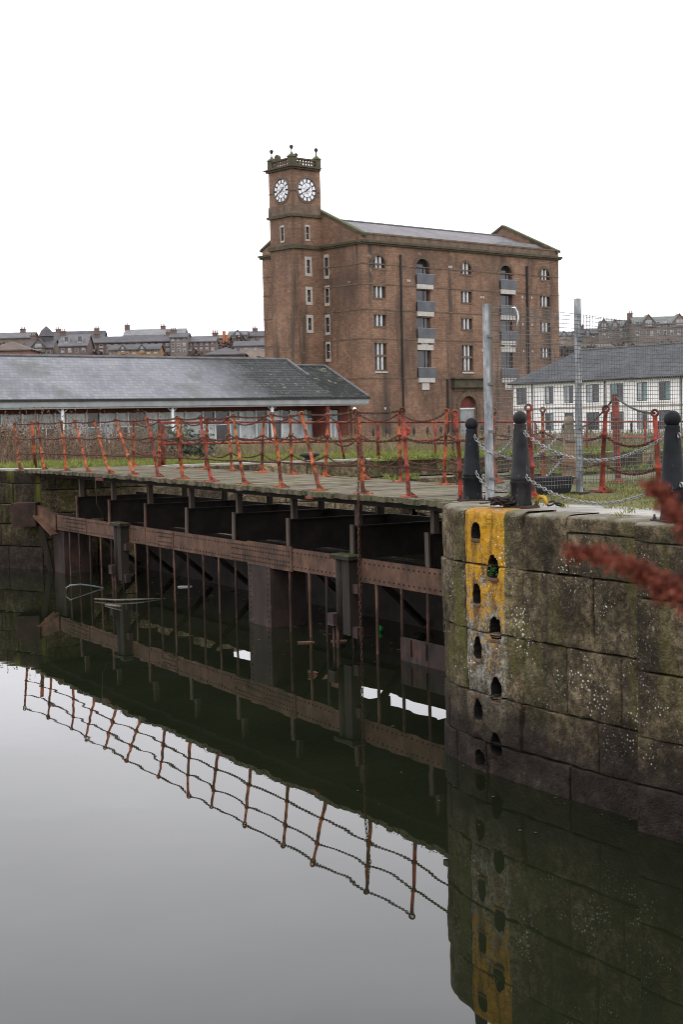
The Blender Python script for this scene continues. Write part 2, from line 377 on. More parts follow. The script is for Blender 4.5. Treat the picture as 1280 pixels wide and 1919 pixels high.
# ------------------------------------------------------------------ dock walls out of single blocks
class Path:
    def __init__(s, pts, u_at=None, smooth=True):
        P = [Vector(p) for p in pts]; d = []
        if smooth:
            for i in range(len(P) - 1):
                p0, p1, p2, p3 = P[max(i - 1, 0)], P[i], P[i + 1], P[min(i + 2, len(P) - 1)]
                for k in range(12):
                    t = k / 12
                    d.append(.5 * ((2 * p1) + (p2 - p0) * t + (2 * p0 - 5 * p1 + 4 * p2 - p3) * t * t + (3 * p1 - p0 - 3 * p2 + p3) * t ** 3))
            d.append(P[-1])
        else: d = P
        s.p = d; s.c = [0.]
        for i in range(1, len(d)): s.c.append(s.c[-1] + (d[i] - d[i - 1]).length)
        if u_at is not None:
            q = Vector(u_at); i = min(range(len(d)), key=lambda k: (d[k] - q).length); s.off = s.c[i]
        else: s.off = 0.
    def __call__(s, u):
        c = u + s.off; i = 0
        while i < len(s.c) - 2 and s.c[i + 1] < c: i += 1
        L = s.c[i + 1] - s.c[i]; t = (c - s.c[i]) / L
        d = (s.p[i + 1] - s.p[i]) / L
        return s.p[i] + d * (t * L), Vector((d.y, -d.x))
    def end(s): return s.c[-1] - s.off
def block(name, P, u0, u1, z0, z1, m, parent, res=.09, top=None, holes=(), amp=.008, cap=.5, ext=.44, gap=.007, proud=0., rough_edge=.012):
    g = gap; c = .012; sd = h1(name, u0, z0) * 50
    us = [(u0 + g, ext), (u0 + g, .013), (u0 + g + c * .4, .004), (u0 + g + c, 0)]
    k = max(1, int((u1 - u0) / res))
    a, b = u0 + g + c, u1 - g - c
    us += [(a + (b - a) * i / k, 0) for i in range(1, k)]
    us += [(b, 0), (u1 - g - c * .4, .004), (u1 - g, .013), (u1 - g, ext)]
    zs = [(ext, z0 + g), (.013, z0 + g), (.004, z0 + g + c * .4), (0, z0 + g + c)]
    ztop = z1 - (top if top else g + c)
    k = max(1, int((ztop - z0) / res)); a = z0 + g + c
    zs += [(0, a + (ztop - a) * i / k) for i in range(1, k)]
    if top:
        for i in range(6):
            q = math.pi / 2 * i / 5; zs.append((top * (1 - math.cos(q)), z1 - top + top * math.sin(q)))
        for i in range(1, 6): zs.append((top + (cap - top) * i / 5, z1))
        zs.append((cap, z1 - .25))
    else: zs += [(0, ztop), (.004, z1 - g - c * .4), (.013, z1 - g), (ext, z1 - g)]
    mb = MB(); mb.uv = []; W = len(us)
    for d, z in zs:
        for u, e in us:
            p, o = P(u); dd = max(d, e if not (top and d > top) else 0) if not (top and d > .03) else d + min(e, .03)
            nz = mnoise.noise(Vector((u * 3 + sd, z * 3, 1))) * amp + mnoise.noise(Vector((u * 11, z * 11, sd))) * amp * .55
            q_ = max(0., min(1., (mnoise.noise(Vector((u * 2.3 + sd, z * 2.3, 7))) - .22) / .1)); nz -= q_ * q_ * (3 - 2 * q_) * amp * 1.5
            e2 = rough_edge * mnoise.noise(Vector((u * 6, z * 6, sd + 9)))
            front = dd < .2 or (top and d > .03)
            q = p - o * (dd - proud - (nz if front else 0))
            zz = z + (nz * .6 + (e2 * .5 if d < .1 else 0) if top and d > .03 else (e2 if (dd >= .004 and dd < .2) else 0))
            mb.v.append((q.x, q.y, zz)); mb.uv.append((u, z))
    H = len(zs); dead = set()
    def inside(u, z):
        for i, (hu, hz, hw, hh) in enumerate(holes):
            x = (u - hu) / hw; y = (z - hz) / hh
            if (y > 0 and x * x + y * y < 1) or (y <= 0 and abs(x) ** 4 + abs(y * 1.35) ** 4 < 1): return i
        return None
    for j in range(H - 1):
        for i in range(W - 1):
            q = (j * W + i, j * W + i + 1, (j + 1) * W + i + 1, (j + 1) * W + i)
            if holes:
                cu = sum(mb.uv[k][0] for k in q) / 4; cz = sum(mb.uv[k][1] for k in q) / 4
                if inside(cu, cz) is not None and all(abs(zs[k // W][0]) < .03 and us[k % W][1] < .03 for k in q): dead.add((i, j)); continue
            mb.f.append(q)
    nf0 = len(mb.f)
    if dead:
        ed = {}
        for i, j in dead:
            q = (j * W + i, j * W + i + 1, (j + 1) * W + i + 1, (j + 1) * W + i)
            for k in range(4):
                e = (q[k], q[(k + 1) % 4]); r = (e[1], e[0])
                if r in ed: del ed[r]
                else: ed[e] = 1
        new = {}
        for a, b in list(ed):
            for k in (a, b):
                if k in new: continue
                u, z = mb.uv[k]; hi = min(range(len(holes)), key=lambda t: ((u - holes[t][0]) / holes[t][2]) ** 2 + ((z - holes[t][1]) / holes[t][3]) ** 2)
                hu, hz, hw, hh = holes[hi]; x = (u - hu) / hw; y = (z - hz) / hh
                if y > 0: s_ = 1 / math.sqrt(max(1e-6, x * x + y * y))
                else: s_ = (abs(x) ** 4 + abs(y * 1.35) ** 4 + 1e-9) ** -.25
                s_ = max(.75, min(1.35, s_)) * (1 + .2 * mnoise.noise(Vector((u * 13, z * 13, 4))) + .1 * mnoise.noise(Vector((u * 37, z * 37, 1))))
                u2, z2 = hu + x * s_ * hw, hz + y * s_ * hh
                p, o = P(u2); mb.v[k] = (p.x + o.x * proud, p.y + o.y * proud, z2); mb.uv[k] = (u2, z2)
                ui, zi = hu + x * s_ * hw * .9, hz + y * s_ * hh * .9
                pi, oi = P(ui); new[k] = len(mb.v); mb.v.append((pi.x - oi.x * .42, pi.y - oi.y * .42, zi)); mb.uv.append((2.5, zi))
        for a, b in ed: mb.f.append((a, b, new[b], new[a]))
        for hu, hz, hw, hh in holes:
            p, o = P(hu); c0 = len(mb.v); mb.v.append((p.x - o.x * .43, p.y - o.y * .43, hz)); mb.uv.append((2.5, hz))
            for a, b in ed:
                if abs(mb.uv[a][0] - hu) < hw * 1.4 and abs(mb.uv[a][1] - hz) < hh * 1.4: mb.f.append((new[a], new[b], c0))
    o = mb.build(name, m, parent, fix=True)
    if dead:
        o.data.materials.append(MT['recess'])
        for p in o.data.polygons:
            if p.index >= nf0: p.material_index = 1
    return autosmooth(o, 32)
def core(P, ua, ub, z0, z1, parent, depth=.46):
    mb = MB(); k = int((ub - ua) / .15) + 1; b = 0
    for i in range(k + 1):
        p, o = P(ua + (ub - ua) * i / k); q = p - o * depth
        mb.v += [(q.x, q.y, z0), (q.x, q.y, z1)]
    for i in range(k): mb.f.append((2 * i, 2 * i + 2, 2 * i + 3, 2 * i + 1))
    return mb.build('mortar_core', MT['core'], parent)

# near quay: round nose, painted ladder strip with step recesses
NQ = Path([(1.95, 20.2), (1.69, 18.2), (1.42, 16.95), (1.2, 16.55), (1.13, 16.25), (1.17, 15.9), (1.31, 15.5), (1.46, 15.15), (1.74, 14.7), (2.13, 14.05), (2.72, 13.12), (2.98, 12.71)], u_at=(1.13, 16.25))
quay = empty('quay_wall', (1.13, 16.25, 0), kind='structure')
tag(quay, 'weathered stone quay wall with a rounded nose and a yellow painted ladder strip', None)
HL = []
for hx, hy, hw, hh in [(1.05, 2.56, .1, .105), (1.36, 2.19, .095, .135), (1.06, 1.885, .085, .13), (1.385, 1.55, .1, .14), (1.05, 1.295, .085, .135), (1.38, .9, .095, .14), (1.07, .64, .09, .13), (1.38, .31, .095, .14), (1.08, .12, .1, .11)]:
    HL.append((hx, hy, hw, hh))
CZ = [2.8, 2.21, 1.5, .83, .33, -.3]
JO = [[-4.3, -2.6, -1.1, .79, 1.86, 2.55], [-4.3, -3.2, -1.6, -.35, .8, 1.86, 2.92, 3.75], [-4.3, -2.4, -.9, .05, .8, 1.84, 2.52, 3.3, 3.75], [-4.3, -3.0, -1.2, .3, .8, 1.79, 2.96, 3.75], [-4.3, -2.2, -.5, .55, 1.2, 2.56, 3.75]]
for r in range(5):
    z1, z0 = CZ[r], CZ[r + 1]
    for i in range(len(JO[r]) - 1):
        ua, ub = JO[r][i], JO[r][i + 1]
        pm = ua < 1.5 and ub > .85
        hs = [h for h in HL if h[0] + h[2] > ua and h[0] - h[2] < ub and h[1] + h[3] > z0 and h[1] - h[3] < z1]
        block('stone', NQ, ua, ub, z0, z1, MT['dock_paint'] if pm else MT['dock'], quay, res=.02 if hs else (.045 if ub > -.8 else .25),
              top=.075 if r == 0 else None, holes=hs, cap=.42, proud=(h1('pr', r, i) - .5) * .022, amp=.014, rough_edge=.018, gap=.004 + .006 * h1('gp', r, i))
# to the right of the crack the top course is a thin coping over a block
block('coping', NQ, 2.55, 3.75, 2.63, 2.8, MT['dock'], quay, res=.06, top=.06, cap=.42, proud=.015)
block('stone', NQ, 2.55, 3.1, 2.21, 2.63, MT['dock'], quay, res=.08, proud=-.006)
block('stone', NQ, 3.1, 3.75, 2.21, 2.63, MT['dock'], quay, res=.08, proud=.004)
core(NQ, -4.2, 3.74, -1.2, 2.6, quay)
# the wall ahead of it stands a step further out
NQ2 = Path([(2.62, 12.86), (2.95, 12.4), (4.4, 10.36), (7.4, 6.1)], smooth=False)
J2 = [[0, 1.25, 2.6, 4.2, 6.5], [0, .62, 1.9, 3.4, 5, 6.5], [0, 1.1, 2.4, 4, 6.5], [0, .8, 2.0, 3.6, 5.2, 6.5], [0, 1.3, 2.9, 4.6, 6.5]]
for r in range(5):
    z1, z0 = [2.8, 2.12, 1.46, .86, .42, -.3][r], [2.12, 1.46, .86, .42, -.3][r]
    for i in range(len(J2[r]) - 1):
        if r == 0:
            block('coping', NQ2, J2[r][i], J2[r][i + 1], 2.62, 2.8, MT['dock'], quay, res=.1, top=.06, cap=.6, proud=.015)
            block('stone', NQ2, J2[r][i], J2[r][i + 1], z0, 2.62, MT['dock'], quay, res=.12, proud=(h1(r, i, 3) - .5) * .02)
        else: block('stone', NQ2, J2[r][i], J2[r][i + 1], z0, z1, MT['dock'], quay, res=.12, proud=(h1(r, i, 3) - .5) * .02)
core(NQ2, .05, 6.4, -1.2, 2.6, quay)
# rusty stubs of the old rungs under the recesses
for hu, hz, hw, hh in HL[:7]:
    p, o = NQ(hu); mb = MB(); t = Vector((-o.y, o.x))
    fr_ = frame(p.x, p.y, (t.x, t.y), (o.x, o.y)); mb.cham(fr_, -hw * .8, hw * .8, hz - hh * .74 - .035, hz - hh * .74, -.1, .004, .006)
    mb.build('rung_stub', MT['rust_pink'], quay)
# small fern in the second recess
mb = MB(); p, o = NQ(1.38)
for k in range(46):
    q = Vector((p.x + o.x * rng.uniform(-.03, .03) + rng.uniform(-.05, .05), p.y + o.y * rng.uniform(-.02, .03), 2.12 + rng.uniform(0, .09)))
    d = Vector((rng.uniform(-1, 1), rng.uniform(-1, 0), rng.uniform(-.3, 1))).normalized() * .03; s_ = d.cross(Vector((rng.random(), rng.random(), 1))).normalized() * .013
    mb.add([q, q + d * .5 + s_, q + d, q + d * .5 - s_], [(0, 1, 2, 3)])
MT['leaf'] = mat('fresh_green_leaf', [(.3, (.04, .12, .03)), (.7, (.09, .22, .06))], 20, bd=0, rough=.6)
tag(mb.build('fern', MT['leaf'], fix=False), 'small green fern growing in the second ladder recess of the yellow strip', 'plant')

# quay surface behind the coping: concrete, soil and thin grass
def quay_mat():
    t = T('worn_quay_surface')
    con = t.ramp(t.noise(1.5, 9), [(.3, (.17, .16, .14)), (.5, (.27, .26, .235)), (.7, (.36, .35, .32))])
    con = t.mix(t.mapr(t.noise(4, 7), .52, .7, 0, .6), con, (.11, .1, .06))
    soil = t.ramp(t.noise(5, 8), [(.3, (.05, .05, .02)), (.6, (.1, .1, .035)), (.8, (.15, .13, .07))])
    sp = t.n('ShaderNodeSeparateXYZ'); t.l(t.pos, sp.inputs[0])
    # strip of slabs runs along the wall; soil starts about 0.9 m in from the edge
    dd = t.math('ADD', t.math('MULTIPLY', t.math('SUBTRACT', sp.outputs[0], 1.74), .84), t.math('MULTIPLY', t.math('SUBTRACT', sp.outputs[1], 14.7), .545))
    dd = t.math('ADD', dd, t.math('MULTIPLY', t.math('SUBTRACT', t.noise(1.6, 6), .5), .7))
    return t.end(t.mix(t.mapr(dd, 1.25, 1.45), con, soil), .9, t.bump(t.noise(12, 6), .02))
mb = MB(); edge = []
for k in range(0, 60):
    u = -4.2 + k * 7.9 / 59; p, o = NQ(u); edge.append((p - o * .38))
edge += [Vector((2.98, 12.9)), Vector((3.3, 12.5)), Vector((4.9, 10.2)), Vector((7.8, 6.2)), Vector((160, 20)), Vector((160, 96)), Vector((14, 28.6)), Vector((3.4, 23.6)), Vector((2.3, 22.4)), Vector((2.2, 21))]
mb.v = [(p.x, p.y, 2.784) for p in edge]; mb.f = [tuple(range(len(edge)))]
tag(mb.build('quay_surface', quay_mat()), kind='structure')
mb = MB()
for a, b in [((160, 96), (14, 28.6)), ((14, 28.6), (3.4, 23.6)), ((3.4, 23.6), (2.3, 22.4)), ((2.3, 22.4), (1.98, 20.2))]:
    k = len(mb.v); mb.v += [(a[0], a[1], -1), (b[0], b[1], -1), (b[0], b[1], 2.78), (a[0], a[1], 2.78)]; mb.f.append((k, k + 1, k + 2, k + 3))
tag(mb.build('lock_side_wall', MT['dock_far']), kind='structure')
# bank on which the camera stands
mb = MB(); mb.box(-30, 9, -25, 3.3, -1, 2.1)
tag(mb.build('near_bank', MT['ground']), kind='structure')

# far quay wall and the lock wall behind the gate
FW = Path([(-26, 51.2), (-9.3, 39.2), (-8.0, 38.35)], smooth=False)
farw = tag(empty('far_quay_wall', (-8, 38.35, 0), kind='structure'), 'mossy stone quay wall at the left end of the gate')
e = FW.end()
zz = [2.66, 2.3, 1.75, 1.2, .6, -.4]
for r in range(5):
    us = [e]; k = 0
    while us[-1] > e - 9: us.append(us[-1] - (1.0 + h1('fw', r, k) * .7)); k += 1
    us = us[::-1]
    for i in range(len(us) - 1):
        block('stone', FW, us[i], us[i + 1], zz[r + 1], zz[r], MT['dock_far'], farw, res=.3, top=.05 if r == 0 else None, cap=1.2, proud=(h1(r, i, 5) - .5) * .03, gap=.012)
core(FW, e - 9, e - .02, -1.2, 2.5, farw)
LW = Path([(-8.0, 38.35), (19.6, 50.05), (45, 60.8)], smooth=False)
lockw = tag(empty('lock_wall', (-8, 38.4, 0), kind='structure'), 'mossy stepped stone lock wall behind the gate')
def run(P, ua, ub, z0, z1, parent, ln, top, off, cap=.5, sd=0, m='dock_lock'):
    u = ua; k = 0
    while u < ub - .3:
        v = min(ub, u + ln * (.8 + .4 * h1('run', sd, k, z0)))
        block('stone', P, u, v, z0, z1, MT[m], parent, res=.3, top=top, cap=cap, proud=off + (h1(sd, k) - .5) * .03, gap=.012); u = v; k += 1
run(LW, 0, 24, 2.12, 2.64, lockw, 1.6, .05, 0, .6, 1)
run(LW, 0, 11, 1.5, 2.12, lockw, 1.5, None, 0, .5, 2)
run(LW, 0, 11, .8, 1.5, lockw, 1.5, None, 0, .5, 3)
run(LW, 0, 11, -.3, .8, lockw, 1.5, None, 0, .5, 4)
run(LW, 10.6, 24, 1.62, 2.1, lockw, 1.7, .05, .7, 1.0, 5)
run(LW, 10.6, 24, 1.1, 1.6, lockw, 1.7, .05, 1.4, 1.0, 6)
run(LW, 10.6, 24, -.3, 1.08, lockw, 1.7, .05, 2.1, 1.0, 7)
core(LW, 0, 30, -1.2, 2.5, lockw)

MT['kerb'] = mat('pale_quay_concrete', [(.3, (.17, .165, .15)), (.5, (.26, .25, .23)), (.7, (.34, .33, .31))], 1.5, bd=.01, blotch=[((.1, .1, .06), 2, .55, .7, (1, 1, 1))])
def kerb(P, ua, ub, z, parent, d0, d1):
    u = ua; k = 0
    while u < ub - .2:
        v = min(ub, u + 1.4 + .6 * h1('kb', k, ua)); a, o = P(u + .01); b, o2 = P(v - .01); mb = MB()
        q = [a - o * d0, b - o2 * d0, b - o2 * d1, a - o * d1]
        mb.hexa([(p.x, p.y, z - .1) for p in q] + [(p.x, p.y, z + .012 * h1(k, 'kz')) for p in q]); mb.build('kerb_stone', MT['kerb'], parent); u = v; k += 1
kerb(FW, e - 9, e - .1, 2.68, farw, .12, .75); kerb(LW, .3, 10, 2.66, lockw, .15, .7)
# ------------------------------------------------------------------ lock gate and its plank walkway
E0 = Vector((1.06, 21.3)); ga = Vector((-.485, .8745)); gn = Vector((.8745, .485))
DK = frame(E0.x, E0.y, ga, gn)                 # (s, z, n)
def zd(s): q = max(0, min(1, s / 14)); return 2.595 + .1 * q * q * (3 - 2 * q)
gate = empty('lock_gate', DK(9, 0, .4), 'rusted riveted steel lock gate with upright bars below the plank walkway', 'gate')
mb = MB(); mb.fbox(DK, -.45, 18.35, 1.13, 1.52, .4, .44)
gird = mb.build('girder', MT['rust_pink'], gate); tag(gird, 'long riveted brown girder')
mb = MB(); mb.fbox(DK, -.45, 18.3, 1.48, 1.5, .45, .56); mb.build('girder_flange', MT['dark_steel'], gird)
for s0, s1, za, zb in [(6.3, 7.35, 1.145, 1.505), (4.75, 6.6, 1.1, 1.55), (10.3, 11.1, 1.15, 1.5), (11.9, 12.3, 1.14, 1.51), (15.9, 17.4, 1.14, 1.51)]:
    mb = MB(); mb.cham(lambda u, z, o: DK(u, z, .4 - o), s0, s1, za, zb, -.01, .018 + .006 * (s0 < 5), .005); mb.build('splice_plate', MT['rust_pink'], gird)
mb = MB()
def rivet(s, z, nn, r=.017):
    b = len(mb.v)
    for k in range(6):
        q = k * math.pi / 3; mb.v.append(tuple(DK(s + r * math.cos(q), z + r * math.sin(q), nn)))
    for k in range(6):
        q = k * math.pi / 3; mb.v.append(tuple(DK(s + r * .6 * math.cos(q), z + r * .6 * math.sin(q), nn - .012)))
    for k in range(6): l = (k + 1) % 6; mb.f.append((b + k, b + l, b + 6 + l, b + 6 + k))
    mb.f.append(tuple(b + 6 + k for k in range(6)))
s = -.4
while s < 18.3:
    on = any(a < s < b for a, b in ((6.3, 7.35), (4.75, 6.6), (10.3, 11.1), (15.9, 17.4)))
    for z in ((1.19, 1.27, 1.38, 1.46) if on else (1.2, 1.45)): rivet(s, z, .374 if on else .398)
    s += .115 if on else .15
for z in [.0 + .1 * i for i in range(12)]:
    rivet(5.7, z, .358); rivet(6.45, z, .358)
tag(mb.build('rivets', MT['dark_steel'], gird), kind='stuff')
for i, s in enumerate([17.28, 16.53, 15.72, 14.94, 14.19, 13.43, 12.64, 11.88, 11.11, 10.35, 9.59, 8.79, 8.02, 7.23, 4.91, 4.15, 3.52, 2.62, 1.83, 1.05, .29]):
    mb = MB(); b = [0, (h1(s) - .5) * .05, (h1(s, 2) - .5) * .05, (h1(s, 3) - .5) * .03]
    mb.tube([DK(s + b[k], 1.14 - .6 * k, .42 + b[k] * .3) for k in range(4)], .021 if s > 7 else .026, 8)
    mb.build('bar', MT['rust'] if i % 3 else MT['rust_pink'], gate, smooth=True)
mb = MB(); mb.fbox(DK, 5.6, 6.55, -1, 1.12, .36, 1.1); mb.build('pier_column', MT['rust_dark'], gate)
mb = MB(); mb.fbox(DK, 17.85, 18.7, -1, 1.5, .45, 1.2); mb.build('heel_post', MT['rust_dark'], gate)
mb = MB(); mb.fbox(DK, -.45, 1.09, -1, .37, .4, .44); mb.build('sluice_plate', MT['rust_dark'], gate)
for sx in (.3, .75): 
    mb = MB(); mb.fbox(DK, sx, sx + .02, .1, .36, .37, .4); mb.build('plate_stiffener', MT['rust'], gate)
mb = MB(); mb.fbox(DK, -.45, 18.3, -1, .95, 2.6, 2.66); mb.build('skin_plate', MT['dark_steel'], gate)
mb = MB(); mb.fbox(DK, -.45, 18.3, .9, 1.2, 2.45, 2.6); mb.build('rear_girder', MT['dark_steel'], gate)
mb = MB(); mb.fbox(DK, -.45, 18.3, 1.66, 2.02, 2.64, 2.7); mb.build('sky_gap_blocker', MT['dark_steel'], gate)  # added beam, shaped to narrow the bright sky gaps mirrored in the water
mb = MB(); mb.fbox(DK, -.45, 18.3, 1.22, 1.42, 2.64, 2.7); mb.build('sky_gap_blocker', MT['dark_steel'], gate)  # second added beam, blocks more of the mirrored sky below it
for k in range(8):
    s = .45 + 2.36 * k
    mb = MB(); mb.fbox(DK, s - .015, s + .015, 1.46, 2.0, .56, 2.62); web = mb.build('cross_beam', MT['dark_steel'], gate)
    mb = MB(); mb.fbox(DK, s - .09, s + .09, 2.0, 2.02, .56, 2.62); mb.build('beam_flange', MT['dark_steel'], web)
    mb = MB(); l = (h1(k, 7) - .5) * .06; mb.hexa([DK(s - .055, 1.35, .52), DK(s + .055, 1.35, .52), DK(s + .055, 1.35, .555), DK(s - .055, 1.35, .555), DK(s - .055 + l, 2.04, .52), DK(s + .055 + l, 2.04, .52), DK(s + .055 + l, 2.04, .555), DK(s - .055 + l, 2.04, .555)])
    mb.build('end_plate', MT['greypost'] if k < 5 else MT['rust_pink'], gate)
    mb = MB(); mb.fbox(DK, s - .05, s + .05, 2.02, zd(s) - .16, .62, .72); mb.build('deck_post', MT['greypost'], gate)
    mb = MB(); mb.fbox(DK, s - .05, s + .05, 2.02, zd(s) - .16, 2.45, 2.55); mb.build('deck_post', MT['timber'], gate)
    mb = MB(); mb.beam(DK(s, 1.5, .6), DK(s + .9, .1, 2.5), .09, .09); mb.build('brace', MT['dark_steel'], gate)
for nx in (.35, 1.4, 2.5):
    mb = MB(); q = [-.9, 3, 6, 9, 12, 15, 19.3]
    for i in range(6): mb.hexa([DK(q[i], zd(q[i]) - .2, nx), DK(q[i + 1], zd(q[i + 1]) - .2, nx), DK(q[i + 1], zd(q[i + 1]) - .2, nx + .12), DK(q[i], zd(q[i]) - .2, nx + .12), DK(q[i], zd(q[i]) - .085, nx), DK(q[i + 1], zd(q[i + 1]) - .085, nx), DK(q[i + 1], zd(q[i + 1]) - .085, nx + .12), DK(q[i], zd(q[i]) - .085, nx + .12)])
    mb.build('stringer', MT['timber'], gate)
# wall bracket at the hinge end
bp = dp(46, 965, 38.2); mb = MB(); mb.box(bp.x - .3, bp.x + .35, bp.y - .3, bp.y + .6, bp.z - .3, bp.z + .32); mb.build('hinge_block', MT['rust'], gate)
q0 = bp + Vector((.35, -.2, .25)); q1 = DK(18.2, 1.52, .36); q2 = DK(18.2, 1.1, .36); q3 = bp + Vector((.35, -.2, .0))
dn = Vector((.1, .16, 0)); mb = MB(); mb.hexa([q3, q2, q2 + dn, q3 + dn, q0, q1, q1 + dn, q0 + dn]); mb.build('hinge_arm', MT['rust_pink'], gate)
mb = MB(); mb.beam(q3 + Vector((0, -.05, -.02)), q2 + Vector((-.02, -.1, -.1)), .2, .05); mb.build('arm_flange', MT['rust_pink'], gate)
mb = MB(); mb.beam(DK(18.9, 1.2, .2), DK(18.75, -.8, .5), .12, .14); mb.build('raking_strut', MT['timber'], gate)
# timber fender piles with mossy caps
for s0, lab in ((2.28, 'mossy timber fender pile in front of girder, nearer the stone quay'), (13.2 - .3, 'mossy timber fender pile in front of girder, near the left end')):
    fp = empty('fender_pile', DK(s0 + .3, .28, .2), lab, 'fender pile', 'fender piles on the gate')
    mb = MB(); mb.fbox(DK, s0 + .06, s0 + .3, .25, 1.5, .2, .38); mb.build('square_post', MT['timber'], fp)
    mb = MB(); mb.tube([DK(s0 + .45, .3, .28), DK(s0 + .45, 1.5, .28)], .1, 12); mb.build('round_post', MT['dark_steel'], fp, smooth=True)
    mb = MB(); mb.cham(lambda u, z, o: DK(u, o, z), s0 - .02, s0 + .62, .15, .4, 1.5, 1.58, .02); mb.build('cap', MT['timber'], fp)
    mb = MB(); mb.fbox(DK, s0 - .1, s0 + .06, .22, .4, .24, .36); mb.build('bracket', MT['rust_dark'], fp)
    mb = MB(); mb.fbox(DK, s0 - .1, s0 + .06, .95, 1.1, .26, .36); mb.build('bracket', MT['rust_dark'], fp)
    for dx in (.48, .62):
        mb = MB(); mb.tube([DK(s0 + dx, .4, .2), DK(s0 + dx, -.6, .2)], .03 if dx < .5 else .022, 8); mb.build('rod', MT['rust'], fp, smooth=True)
    mb = MB(); mb.fbox(DK, s0 + .46, s0 + .66, .38, .58, .1, .26); mb.build('clamp', MT['rust_dark'], fp)
# planks
walk = empty('plank_walkway', DK(9, 2.6, 1.4), 'weathered mossy plank walkway on top of the lock gate', 'walkway')
ang = math.atan2(gn.y, gn.x)
def plank_mesh(i, L):
    mb = MB(); wd, th = .079, .085; c = .008; k = 6; rr = random.Random(i)
    sec = [(-wd, -th), (wd, -th), (wd, -c), (wd - c, 0), (-wd + c, 0), (-wd, -c)]
    for j in range(k + 1):
        x = L * j / k; wob = rr.uniform(-.004, .004); wz = rr.uniform(-.005, .005)
        for y, z in sec: mb.v.append((x, y + wob, z + wz))
    for j in range(k):
        for q in range(6): l = (q + 1) % 6; mb.f.append((j * 6 + q, j * 6 + l, j * 6 + 6 + l, j * 6 + 6 + q))
    mb.f += [tuple(range(6))[::-1], tuple(k * 6 + q for q in range(6))]
    return mesh_of(mb, 'plank', MT['deck'])
PV = [plank_mesh(i, 2.97) for i in range(6)]
s = -1.65; i = 0
while s < 19.45:
    n0 = -.02 + (h1('n', i) - .5) * .1 - (.2 if s < -1.1 else 0); me = PV[i % 6]
    n1 = .22 + (s + 1.39) / 1.75 * 1.4 if s < .36 else (1.6 + (s - .36) / .52 * 1.56 if s < .88 else 9)
    if n1 < 2.9:
        if n1 - n0 < .15: s += .166; i += 1; continue
        me = plank_mesh(i, n1 - n0)
    p = DK(s, zd(s) + (h1('z', i) - .5) * .014, n0)
    o = put(me, 'plank', walk, p - ORG[walk], (0, 0, ang)); o.rotation_euler.x = (h1('t', i) - .5) * .03
    s += .166; i += 1
mb = MB()
for s, nx in [(q * .166 * 3.3 - .9, h1(q, 1)) for q in range(34)]:       # tufts of moss hanging from the plank ends
    for k in range(26):
        p = DK(s + rng.uniform(-.22, .22), zd(s) - rng.uniform(-.01, .07), -.05 + rng.uniform(-.03, .05)); d = Vector((rng.uniform(-1, 1), rng.uniform(-1, 1), rng.uniform(-1, .8))).normalized() * .03
        x = d.cross(Vector((.3, .5, .8))).normalized() * .01; mb.add([p, p + d * .5 + x, p + d, p + d * .5 - x], [(0, 1, 2, 3)])
MT['moss'] = mat('green_moss', [(.3, (.04, .05, .012)), (.7, (.1, .115, .03))], 9, bd=0)
tag(mb.build('moss_fringe', MT['moss'], walk, fix=False), kind='stuff')
# ------------------------------------------------------------------ chains
def links(mb, pts, pitch=.055, r=.0075, wd=.0165, seg=8, sides=4):
    pts = [Vector(p) for p in pts]; c = [0.]
    for i in range(1, len(pts)): c.append(c[-1] + (pts[i] - pts[i - 1]).length)
    n = max(2, int(c[-1] / pitch)); i = 0
    for k in range(n):
        d = c[-1] * (k + .5) / n
        while i < len(c) - 2 and c[i + 1] < d: i += 1
        t = (pts[i + 1] - pts[i]).normalized(); p = pts[i] + t * (d - c[i])
        up = Vector((0, 0, 1)) if abs(t.z) < .9 else Vector((1, 0, 0))
        x = t.cross(up).normalized(); y = x.cross(t)
        a = (.35 if k % 2 else 1.92) + h1(k, n) * .4; b = x * math.cos(a) + y * math.sin(a)
        L = pitch * .62; loop = []
        for q in range(seg):
            th = 2 * math.pi * q / seg; cx = math.cos(th); loop.append(p + t * (cx * (wd) + (L - wd) * (1 if cx > .01 else -1 if cx < -.01 else 0)) + b * math.sin(th) * wd)
        mb.tube(loop, r, sides, closed=True)
def sagging(ps, sag, n=8):
    o = []
    for i in range(len(ps) - 1):
        a, b = Vector(ps[i]), Vector(ps[i + 1]); sg = sag * (.7 + .6 * h1('sag', i, sag)) if len(ps) > 2 else sag
        for k in range(n): t = k / n; p = a.lerp(b, t); p.z -= sg * 4 * t * (1 - t); o.append(p)
    o.append(Vector(ps[-1])); return o
def chain(name, ps, sag, label, cat='chain', group=None, m='chain_rust', **kw):
    mb = MB(); links(mb, sagging(ps, sag, kw.pop('n', 8)), **kw)
    return tag(mb.build(name, MT[m], smooth=True, fix=False, origin=ps[0]), label, cat, group)

